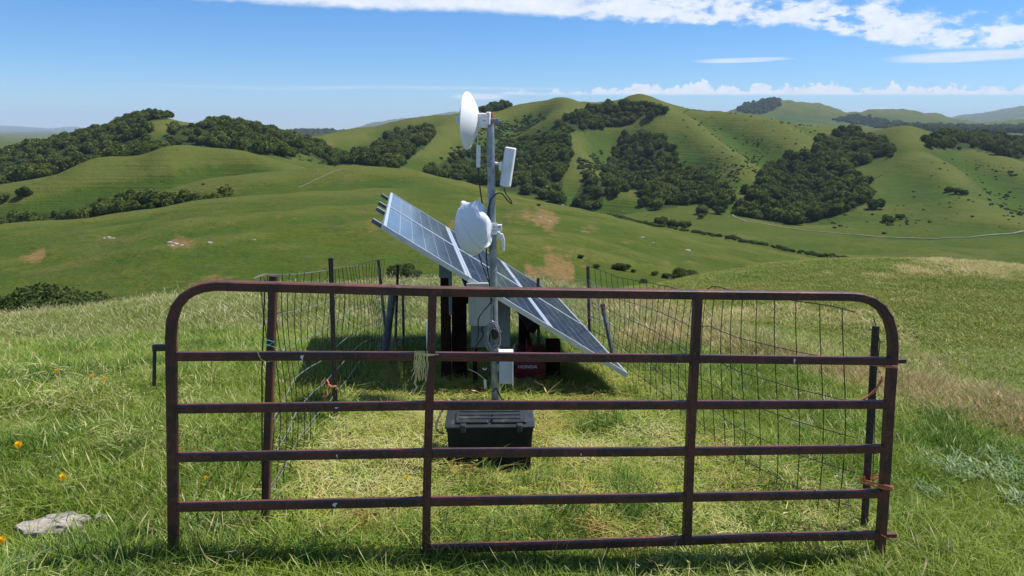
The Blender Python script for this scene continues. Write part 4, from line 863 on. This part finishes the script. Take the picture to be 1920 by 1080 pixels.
# covered dish
ax2 = Vector((-.80, -.60, .02)).normalized(); c2 = W(884, 428, MY)
d2_ = thing('dish_antenna', c2, 'white dish wrapped in a crumpled plastic cover halfway up the mast', 'dish antenna')
R2 = .218
prof = [(0, .075), (.06, .074), (.12, .066), (.17, .05), (.205, .025), (R2, 0), (.212, -.022), (.19, -.05), (.155, -.085), (.11, -.11), (.06, -.122), (0, -.124)]
prof = [(float(np.interp(i / 33., np.linspace(0, 1, 12), [p[0] for p in prof])), float(np.interp(i / 33., np.linspace(0, 1, 12), [p[1] for p in prof]))) for i in range(34)]
mb = MB(); mb.lathe(prof, c2, ax2, 72)
Vn = []
for i, v in enumerate(mb.v):               # folds of the loose cover, deepest near the top
    v = Vector(v); q = v - c2; h_ = q.z; s1 = q.dot(ax2); rr = (q - ax2 * s1)
    side = q.dot(ax2.cross(Vector((0, 0, 1))))
    up = max(0, min(1, (h_ + .02) / .16)); fold = math.exp(-((h_ - .06 - side * 1.1) / .022) ** 2) * .026 - math.exp(-((h_ - .015 - side * 1.1) / .03) ** 2) * .024 + .014 * math.sin(side * 34 + h_ * 22) * up
    fold += math.exp(-((side + .07) / .02) ** 2) * .018 * (1 if -.08 < h_ < .08 else 0)
    n_ = (q.normalized()); v = v + n_ * fold * (1 if s1 < .02 else .5); v.z -= .012 * up * math.sin(side * 20); Vn.append(tuple(v))
mb.v = Vn; cvo = mb.build('cover', 'cover_plastic', d2_, smooth=True)
for p_ in cvo.data.polygons: p_.use_smooth = True
mb = MB(); pl = W(918, 429, MY - .036); mb.box(pl, (.125, .006, .092), bev=.002); mb.box(W(934, 427, MY - .02), (.06, .05, .05), bev=.003); mb.box(W(932, 437, MY + .02), (.05, .03, .02), bev=.002)
mb.build('bracket', 'white_plastic', d2_)
for a, b, r in ((906, 431, .006), (918, 428, .011), (926, 425, .006), (912, 434, .007), (925, 432, .006), (936, 426, .008)): mb = MB(); mb.tube([W(a, b, MY - .042), W(a, b, MY - .048)], r, 10); mb.build('bolt', 'galvanised', d2_)
mb = MB(); mb.box(W(912, 455, MY + .02), (.055, .05, .07), bev=.01); mb.build('radio_housing', 'white_plastic', d2_)
tg = thing('lever_bracket', W(940, 455, MY), 'curved white bracket on the right of the mast below the covered dish', 'bracket')
mb = MB(); q = [W(*p, MY) for p in ((934, 440), (940, 442), (943, 450), (944, 460), (944, 470))]; mb.tube(q, [.017, .018, .015, .012, .010], square=True, r2=.012, up=(0, 1, 0)); mb.tube([W(928, 447, MY), W(937, 447, MY)], .008, 8); mb.build('arm', 'white_plastic', tg, smooth=False)
# flat sector antenna
sa = thing('panel_antenna', W(952, 313, MY), 'flat white rectangular antenna tilted on the right side of the mast', 'antenna')
rt = Matrix.Rotation(R(8.5), 3, 'Y') @ Matrix.Rotation(R(-25), 3, 'Z'); mb = MB(); mb.box(W(952.5, 313, MY - .01), (.088, .045, .31), rt, bev=.012); mb.build('housing', 'white_plastic', sa)
mb = MB(); mb.lathe([(0, -.012), (.036, -.01), (.038, .01), (0, .014)], W(940, 312, MY - .005), (1, -.3, 0), 20); mb.tube([W(928, 306, MY), W(942, 308, MY)], .011, 10); mb.build('mounting_arm', 'white_plastic', sa, smooth=True)
# lower white box
lb = thing('mast_junction_box', W(949, 690, MY - .02), 'white rectangular box fixed low on the right side of the mast', 'electrical box')
a, b = W(936, 662, MY - .05), W(961, 717, MY - .05); cen = (a + b) / 2
mb = MB(); mb.box(cen, (b.x - a.x, .08, a.z - b.z), bev=.005); mb.build('body', 'shaded_white', lb)
mb = MB(); mb.box(cen + Vector((.055, -.004, 0)), (.008, .10, a.z - b.z + .02), bev=.002); mb.box(Vector((cen.x, cen.y - .0, a.z + .012)), (b.x - a.x + .01, .10, .010), bev=.002); mb.build('cover_plate', 'white_plastic', lb)
mb = MB(); mb.box(cen + Vector((-.062, .02, 0)), (.02, .04, .06), bev=.002); mb.build('clamp', 'galvanised', lb)
# cables
def cablething(name, pts, r, mat, label, cat='cable', Yf=MY - .04, sm=3):
    q = [W(*p[:2], p[2] if len(p) > 2 else Yf) for p in pts]
    o_ = []
    for i in range(len(q) - 1):            # Catmull-Rom
        p0, p1, p2, p3 = q[max(i - 1, 0)], q[i], q[i + 1], q[min(i + 2, len(q) - 1)]
        for k in range(sm + 2):
            t_ = k / (sm + 2); o_.append(.5 * ((2 * p1) + (-p0 + p2) * t_ + (2 * p0 - 5 * p1 + 4 * p2 - p3) * t_ * t_ + (-p0 + 3 * p1 - 3 * p2 + p3) * t_ ** 3))
    o_.append(q[-1]); mb = MB(); mb.tube(o_, r, 6); return mb.build(name, mat, smooth=True, label=label, cat=cat)
cablething('cable', [(897,318),(899,345),(904,380),(909,410),(911,440),(912,480),(914,505),(918,530),(921,570)], .0055, 'cable', 'black cable running down from the slim white box beside the mast')
cablething('cable', [(945,352),(948,362),(958,376),(959,382),(952,376),(944,366),(938,362),(930,364),(920,375),(915,395),(914,425)], .0050, 'cable', 'black cable looping from the flat white antenna across the mast')
cablething('cable', [(897,460),(899,480),(905,500),(913,520),(921,545),(925,580),(924,610)], .0045, 'cable', 'thin black cable hanging from the covered dish', )
cablething('cable', [(926,545),(921,566),(905,585),(897,600),(897,625),(893,640)], .0045, 'cable', 'black cable bowing across the beige box')
cablething('cable', [(912,612),(905,630),(892,650),(885,665)], .0065, 'cable', 'black cable slanting left below the beige box')
cablething('cable', [(915,612),(918,630),(916,660),(913,700)], .0065, 'cable', 'black cable hanging straight below the beige box')
cablething('cable', [(906,612),(903,618),(908,628),(925,655),(930,670)], .0065, 'cable', 'black cable slanting right below the beige box')
cablething('cable', [(924,735),(930,728),(934,735),(941,748),(950,752),(955,745)], .0055, 'cable', 'black cable curled round the foot of the mast')
ch_ = MB()
for k in range(14): ch_.tube([W(923.5 + (k % 2), 545 + k * 5.3, MY - .045), W(924 - (k % 2), 549 + k * 5.3, MY - .045)], .0032, 5)
ch_.build('chain', 'bright_wire', label='small steel chain hanging down the front of the mast', cat='chain')
cl_ = MB(); g = random.Random(4)
for k in range(9):
    cx_, cy_, rx_, ry_ = 924 + g.uniform(-3, 3), 632 + g.uniform(-4, 5), g.uniform(8, 14), g.uniform(19, 28)
    cl_.tube([W(cx_ + rx_ * math.cos(a), cy_ + ry_ * math.sin(a), MY - .06 - .004 * k + .01 * math.sin(a * 2)) for a in np.linspace(0, 2 * math.pi, 22)], .0042, 6, cap=False)
cl_.build('cable_coil', 'grey_cable', smooth=True, label='coil of grey and white cable tied to the mast', cat='cable coil')
mb = MB(); mb.lathe([(0, -.02), (.035, -.018), (.045, 0), (.03, .02), (0, .03)], W(930, 625, MY - .06), (.2, -1, .2), 10, lambda i, a: .2 * math.sin(3 * a)); mb.build('cloth_wrap', 'cable', label='black wrap bundled inside the coiled cable', cat='wrap')
cablething('twine', [(914,680),(913,690),(908,693),(905,690)], .004, 'white_plastic', 'loose end of white wire below the coil', 'wire')

# ------------------------------------------------------------------ generator
gp = W(997, 712, 6.55); gzv = gz(gp.x, 6.7)
gen = thing('portable_generator', (gp.x, 6.75, gzv), 'dark red portable generator in the shade under the panels', 'generator')
gw, gh = .30, .33
mb = MB(); cx0 = gp.x - .02; prof = [(-.22, .05), (-.24, .10), (-.235, .22), (-.19, .285), (-.10, .31), (.10, .31), (.19, .285), (.235, .22), (.24, .10), (.22, .05)]
n = len(prof); V = [(cx0 + s_ * k_, 6.76 + y, gzv + z) for s_, k_ in ((-1, gw / 2 - .015), (-1, gw / 2), (1, gw / 2), (1, gw / 2 - .015)) for y, z in prof]
V = []
for xo, sc2 in ((-gw / 2, .92), (-gw / 2 + .02, 1), (gw / 2 - .02, 1), (gw / 2, .92)):
    for y, z in prof: V.append((cx0 + xo, 6.76 + y * sc2, gzv + .18 + (z - .18) * sc2))
mb.add(V, [(k * n + j, k * n + (j + 1) % n, (k + 1) * n + (j + 1) % n, (k + 1) * n + j) for k in range(3) for j in range(n)] + [tuple(range(n - 1, -1, -1)), tuple(range(3 * n, 4 * n))]); mb.build('body', 'honda_red', gen)
mb = MB(); mb.box((cx0, 6.76, gzv + .035), (gw + .01, .44, .05), bev=.01); mb.build('base', 'black_plastic', gen)
mb = MB(); mb.tube([(cx0, 6.60, gzv + .30), (cx0, 6.63, gzv + .345), (cx0, 6.70, gzv + .36), (cx0, 6.84, gzv + .36), (cx0, 6.90, gzv + .34), (cx0, 6.92, gzv + .30)], .022, square=True, r2=.03, up=(1, 0, 0)); mb.build('handle', 'honda_red', gen)
mb = MB(); mb.box((cx0 - .02, 6.512, gzv + .075), (.16, .012, .035), bev=.003); mb.build('control_strip', 'grey_cable', gen)
fc = bpy.data.curves.new('lettering', 'FONT'); fc.body = 'HONDA'; fc.size = .038; fc.extrude = .001; fc.offset = .0014; fc.align_x = 'CENTER'
ft = bpy.data.objects.new('lettering', fc); COL.objects.link(ft); bpy.context.view_layer.update(); fme = bpy.data.meshes.new_from_object(ft.evaluated_get(bpy.context.evaluated_depsgraph_get())); bpy.data.objects.remove(ft)
fo = bpy.data.objects.new('lettering', fme); COL.objects.link(fo); fo.parent = gen; fme.materials.clear(); fme.materials.append(M['lettering']); fo.scale = (1.25, 1, 1)
fo.rotation_euler = (R(82), 0, 0); fo.location = Vector((cx0 - .02, 6.521, gzv + .185)) - gen.location

# red hand tool and cord heap
tl = MB(); g = random.Random(9)
for k in range(5):
    c0 = W(885 + k * 7, 728, 6.0); tl.tube([Vector((c0.x + .07 * math.cos(a + k) * (1 + .2 * k % 1), c0.y + .06 * math.sin(a * 1.1 + k), gz(c0.x, c0.y) + .05 + .035 * math.sin(a * 2 + k))) for a in np.linspace(0, 5.4, 14)], .005, 6)
tl.build('extension_cord', 'honda_red', smooth=True, label='tangled red cord lying in the shade left of the mast foot', cat='cord')
cablething('plug', [(909, 712, 6.0), (910, 728, 6.0)], .012, 'white_plastic', 'white plug lying upright among the red cord', 'plug')
cablething('stick', [(878,692,6.2),(895,700,6.1),(910,712,6.0)], .004, 'yellow_twine', 'thin pale stick slanting in the shade under the panels', 'stick')
cablething('stick', [(1003,714,6.2),(1012,720,6.1),(1018,722,6.1),(1024,735,6.0)], .004, 'yellow_twine', 'bent pale stick in the grass before the generator', 'stick')

# ------------------------------------------------------------------ black storage box
bw, bd, bh = .550, .25, .31; bx0 = saz(917, 830) * 4.45; by0 = 4.52; bz0 = gz(bx0, 4.6) - .015
sb = thing('storage_box', (bx0, by0 + bd / 2, bz0), 'black plastic storage box with a ribbed clip-on lid on the mown grass', 'storage box')
mb = MB(); rz = Matrix.Rotation(R(1.5), 3, 'Z'); cc_ = Vector((bx0, by0 + bd / 2, bz0))
V = []
for z, k in ((0, .93), (.02, .95), (bh - .03, 1), (bh - .03, 1.02), (bh, 1.02)):
    for x, y in ((-.5, -.46), (-.46, -.5), (.46, -.5), (.5, -.46), (.5, .46), (.46, .5), (-.46, .5), (-.5, .46)): V.append(cc_ + rz @ Vector((x * bw * k, y * bd * k, z)))
mb.add(V, [(k * 8 + j, k * 8 + (j + 1) % 8, k * 8 + 8 + (j + 1) % 8, k * 8 + 8 + j) for k in range(4) for j in range(8)] + [tuple(range(7, -1, -1)), tuple(range(32, 40))])
for k in (-.40, -.2, .2, .40): mb.box(cc_ + rz @ Vector((k * bw, -bd * .492, bh * .45)), (.012, .012, bh * .8), rz)
mb.build('body', 'black_plastic', sb)
mb = MB(); mb.box(cc_ + rz @ Vector((0, 0, bh + .008)), (bw + .03, bd + .03, .018), rz, bev=.008); mb.box(cc_ + rz @ Vector((-.115, -.01, bh + .026)), (.215, bd - .06, .022), rz, bev=.012); mb.box(cc_ + rz @ Vector((.125, -.01, bh + .026)), (.225, bd - .06, .022), rz, bev=.012)
for k in range(3): mb.box(cc_ + rz @ Vector((.0, .05 - .06 * k + .01, bh + .040)), (.40, .022, .008), rz, bev=.003)
mb.build('lid', 'lid_plastic', sb)
for k in (-.17, .19):
    mb = MB(); mb.box(cc_ + rz @ Vector((k, -bd / 2 - .018, bh + .002)), (.035, .016, .05), rz, bev=.006); mb.box(cc_ + rz @ Vector((k, -bd / 2 - .006, bh + .024)), (.035, .03, .010), rz, bev=.003); mb.build('clip', 'lid_plastic', sb)
cablething('cable', [(834,760,4.75),(826,776,4.7),(818,795,4.6),(819,806,4.55),(828,812,4.5),(833,812,4.5)], .006, 'cable', 'black cable looping beside the left end of the black box')

# ------------------------------------------------------------------ twine ties
def twines(name, segs, r, mat, label, cat='twine'):
    mb = MB()
    for s_ in segs:
        q = [Vector(p) for p in s_]; mb.tube(q, r, 5)
    return mb.build(name, mat, smooth=True, label=label, cat=cat)
g = random.Random(5); sg = []
for k in range(26):
    a = 782 + g.uniform(-4, 20); ln_ = g.uniform(14, 34); sg.append([G(a, 655, -.026), G(a + g.uniform(-2, 2), 668, -.027), G(a + g.uniform(-4, 2), 680, -.026), G(a + g.uniform(-10, 4), 678 + ln_, -.02 - g.uniform(0, .02))])
for k in range(5): sg.append([G(779 + g.uniform(-2, 4), 700, -.025), G(777 + g.uniform(-2, 2), 715, -.03), G(781 + g.uniform(-2, 3), 722, -.03), G(776 + g.uniform(-2, 2), 730, -.03), G(773 + g.uniform(-2, 2), 738, -.03)])
for k in range(6): sg.append([G(775 + g.uniform(0, 10), 662 - k, -.03), G(800, 659 + k, -.035), G(822, 660 + g.uniform(-2, 2), -.03)])
twines('twine_tuft', sg, .0016, 'yellow_twine', 'frayed yellow baling twine hanging from the second rail beside the left upright bar')
sg = []
for k in range(9): o1 = g.uniform(-5, 5); sg.append([W(1622, 898 + o1, 3.98), W(1612, 903 + o1, 4.07), W(1628, 906 + o1, 3.93), G(1645, 908 + o1, -.03), G(1668, 912 + o1, -.03), G(1672, 914 + o1, .02), G(1655, 900 + o1, .035), W(1628, 898 + o1, 4.08)])
sg.append([W(1600, 898, 4.0), W(1612, 899, 4.0), W(1622, 902, 4.0)]); twines('twine_tie', sg, .0022, 'orange_twine', 'orange twine lashing the right gate post to the steel post near the fourth rail')
sg = []
for k in range(6): o1 = g.uniform(-3, 3); sg.append([W(1632, 684 + o1, 3.98), G(1655, 685 + o1, -.028), G(1676, 686 + o1, -.028), G(1680, 686 + o1, .02), G(1662, 682 + o1, .035)])
twines('twine_tie', sg, .0022, 'orange_twine', 'pale orange twine round the right gate post just below the second rail')
twines('twine_tie', [[W(1614, 750, 3.98), W(1622, 746, 3.98), W(1640, 735, 3.98), W(1648, 722, 3.98), W(1655, 712, 3.98)], [W(1616, 752, 3.98), W(1626, 744, 3.98), W(1644, 728, 3.98), W(1654, 708, 3.98), W(1652, 704, 3.98)]], .005, 'orange_twine', 'knotted orange twine loop on the right steel post above the third rail')
twines('twine_tie', [[W(608, 716, 5.0), W(613, 712, 5.0), W(616, 718, 5.0), W(612, 730, 5.0), W(614, 740, 5.0), W(605, 745, 5.0)], [W(614, 720, 5.0), W(622, 725, 4.98), W(630, 724, 4.98), W(630, 729, 5.0)]], .007, 'orange_twine', 'orange twine knot on the second post of the left fence')
twines('twine_tie', [[W(496, 636, 3.64), W(514, 641, 3.64)], [W(496, 645, 3.64), W(524, 654, 3.64)], [W(514, 641, 3.64), W(500, 650, 3.66)]], .0018, 'green_twine', 'thin green string tied round the first post of the left fence')
twines('twine_tie', [[G(485, 656, -.024), G(488, 664, -.026), G(492, 671, -.025), G(500, 676, -.02), G(520, 677, .02)]], .0022, 'yellow_twine', 'single yellow strand looped over the second rail near the left fence post')
twines('white_rod', [[W(801, 655, 3.62), W(800, 600, 3.62)]], .0035, 'white_plastic', 'thin pale rod standing just left of the left upright bar', 'rod')

# ------------------------------------------------------------------ broken pale slab in the grass, flowers, weeds
RS = .80
rk = thing('broken_rock', ROCK, 'flat pale cracked rock broken open in the grass at lower left', 'rock'); g = random.Random(3)
def slab(cx_, cy_, a, b, hh, tilt, seed, name='rock_piece'):
    cx_, cy_, a, b, hh = cx_ * RS, cy_ * RS, a * RS, b * RS, hh * .42
    g = random.Random(seed); n = 14; V = []; out = [g.uniform(.72, 1.12) for _ in range(n)]
    for z, k in ((-.05, 1.02), (hh * .6, 1.0), (hh, .90)):
        for j in range(n): an = 2 * math.pi * j / n; V.append(Vector((math.cos(an) * a * out[j] * k, math.sin(an) * b * out[j] * k, z + g.uniform(-.006, .006))))
    V.append(Vector((0, 0, hh + .004))); Rt = Matrix.Rotation(tilt[0], 3, 'X') @ Matrix.Rotation(tilt[1], 3, 'Y'); mb = MB()
    mb.add([Vector(ROCK) + Vector((cx_, cy_, .02)) + Rt @ v for v in V], [(k * n + j, k * n + (j + 1) % n, (k + 1) * n + (j + 1) % n, (k + 1) * n + j) for k in range(2) for j in range(n)] + [(2 * n + j, 2 * n + (j + 1) % n, 3 * n) for j in range(n)])
    return mb.build(name, 'pale_rock', rk)
slab(-.07, -.02, .17, .10, .02, (0, -.05), 1); slab(.09, .05, .11, .07, .035, (.1, .08), 2); slab(.0, .07, .09, .035, .05, (.25, .0), 4); slab(.13, -.03, .08, .04, .03, (-.1, .1), 5); slab(.02, -.09, .10, .035, .02, (0, 0), 6); slab(.26, .08, .05, .035, .03, (0, .1), 7)
pop = thing('poppy', (0, 0, 0), '', 'flower', 'orange poppies'); mb = MB(); mb.tube([(0, 0, 0), (.005, 0, .08), (0, .005, .155)], .0018, 5); mb.build('stem', 'stem', pop)
V = []; Fq = []
for k in range(4):
    a0 = k * math.pi / 2; b = len(V); nn = 5
    for i in range(4):
        r_ = [.003, .018, .028, .031][i]; z_ = [.150, .158, .170, .185][i]
        for j in range(nn): a = a0 + (j / (nn - 1) - .5) * 1.9 * (1 if i else .8); V.append((r_ * .62 * math.cos(a), r_ * .62 * math.sin(a), z_ + (.002 * (k % 2)) + .003 * math.sin(j * 2)))
    Fq += [(b + i * nn + j, b + i * nn + j + 1, b + (i + 1) * nn + j + 1, b + (i + 1) * nn + j) for i in range(3) for j in range(nn - 1)]
mb = MB(); mb.add(V, Fq); po = mb.build('petals', 'petal', pop, smooth=True); at = po.data.attributes.new('tint', 'FLOAT', 'POINT'); at.data.foreach_set('value', np.full(len(V), .3, np.float32))
PL = [(35,845,'orange poppy highest of the two beside the lower left rock'),(118,899,'orange poppy just above the broken pale rock'),(3,1017,'orange poppy cut by the left edge of the photo'),(107,709,'leftmost of the three small poppies on the far left meadow'),(172,715,'middle one of the three small poppies on the far left meadow'),(196,717,'rightmost of the three small poppies on the far left meadow'),(762,884,'single faded poppy in the mown grass behind the left upright bar'),(386,880,'small yellow flower seen through the left end of the gate')]
for i, (a, b, lb) in enumerate(PL):
    q = hit(a, b, 2, 14); d_ = (q - C0).normalized(); k = .17 * (1.0 if i < 3 else .9); q = q - Vector((d_.x, d_.y, 0)) * (k / max(.2, -d_.z) * .98); q.z = gz(q.x, q.y) + .03
    if i == 0: pop.location = q; pop['label'] = lb; pop.scale = (1,) * 3
    else: dup(pop, q, i * 1.3, .55 if i > 5 else (.7 if i > 2 else .85), lb)
# silver leaved weeds and cut thistle stems
def weed_mesh(seed, n=80, ln_=.12, w_=.011):
    g = np.random.default_rng(seed); V = []; T = []; F = []
    for i in range(n):
        a = g.uniform(0, 6.28); el = g.uniform(.05, .9); b = len(V); L0 = ln_ * g.uniform(.5, 1.2); cx_, cy_ = g.normal(0, .07, 2); ww = w_ * g.uniform(.6, 1.3)
        for k, wk in ((0, .3), (.35, 1), (.7, .8), (1, .08)):
            x = cx_ + math.cos(a) * L0 * k * math.cos(el); y = cy_ + math.sin(a) * L0 * k * math.cos(el); z = .02 + L0 * math.sin(el) * (k - .4 * k * k) * 1.3 + g.normal(0, .002)
            for s_ in (-1, 1): V.append((x - s_ * math.sin(a) * ww * wk / 2, y + s_ * math.cos(a) * ww * wk / 2, z)); T.append(g.uniform(.2, .8))
        F += [[b + 2 * k, b + 2 * k + 1, b + 2 * k + 3, b + 2 * k + 2] for k in range(3)]
    return leaves_mesh('leaves', np.array(V), np.array(F), np.array(T), 'silver_leaf')
wm = [weed_mesh(200 + i) for i in range(3)]
WL = [(1715,872,'silvery thistle plant just right of the gate'),(1745,868,'silvery thistle plant, second from the gate'),(1768,882,'silvery plant at the left end of the pale heap'),(1795,893,'silvery plant in the middle of the pale heap on the right'),(1822,880,'silvery plant in the pale heap, upper side'),(1850,895,'silvery plant near the right end of the pale heap'),(1872,868,'tall silvery leaves at the upper right of the pale heap'),(1893,878,'silvery leaves at the right edge, upper one'),(1912,905,'silvery leaves at the right edge, middle one'),(1915,945,'silvery leaves at the right edge, lowest one'),(1745,925,'silvery grass clump below the pale heap'),
      (388,1052,'silvery weed by the foot of the left gate post'),(420,1022,'pale small weed right of the left gate post'),(640,1048,'pale weed in the shade below the gate'),(1500,800,'silvery weed behind the right bay of the gate, upper one'),(1560,870,'silvery weed behind the right bay of the gate, right one'),(1470,880,'silvery weed behind the right bay of the gate, left one'),(30,1065,'pale folded leaf plant in the lower left corner')]
for i, (a, b, lb) in enumerate(WL):
    q = hit(a, b + 8, 2, 14); o_ = bpy.data.objects.new('silvery_weed', wm[i % 3]); COL.objects.link(o_); o_.location = q + Vector((0, 0, .04)); o_.rotation_euler.z = i * 2.1; s_ = .6 + .35 * ((i * 7) % 5) / 5 + (.25 if 2 < i < 9 else 0); s_ *= (.6 if i > 10 else 1.1); o_.scale = (s_, s_, s_ * .9); tagm(o_, lb, 'weed', 'silvery weeds in the grass')

# ------------------------------------------------------------------ air
m, t, o = newmat('haze_air'); pv = t.nodes.new('ShaderNodeVolumePrincipled'); pv.inputs['Color'].default_value = (.62, .78, 1, 1); pv.inputs['Density'].default_value = 4.5e-5; pv.inputs['Anisotropy'].default_value = .0
t.links.new(pv.outputs[0], o.inputs['Volume'])
mb = MB(); zl, zh = float(HZ.min()) - 1, float(HZ.max()) + 40; xm = 31000; mb.box((0, 12450, (zl + zh) / 2), (2 * xm, 25100, zh - zl)); hz_ = mb.build('haze', 'haze_air', kind='stuff')
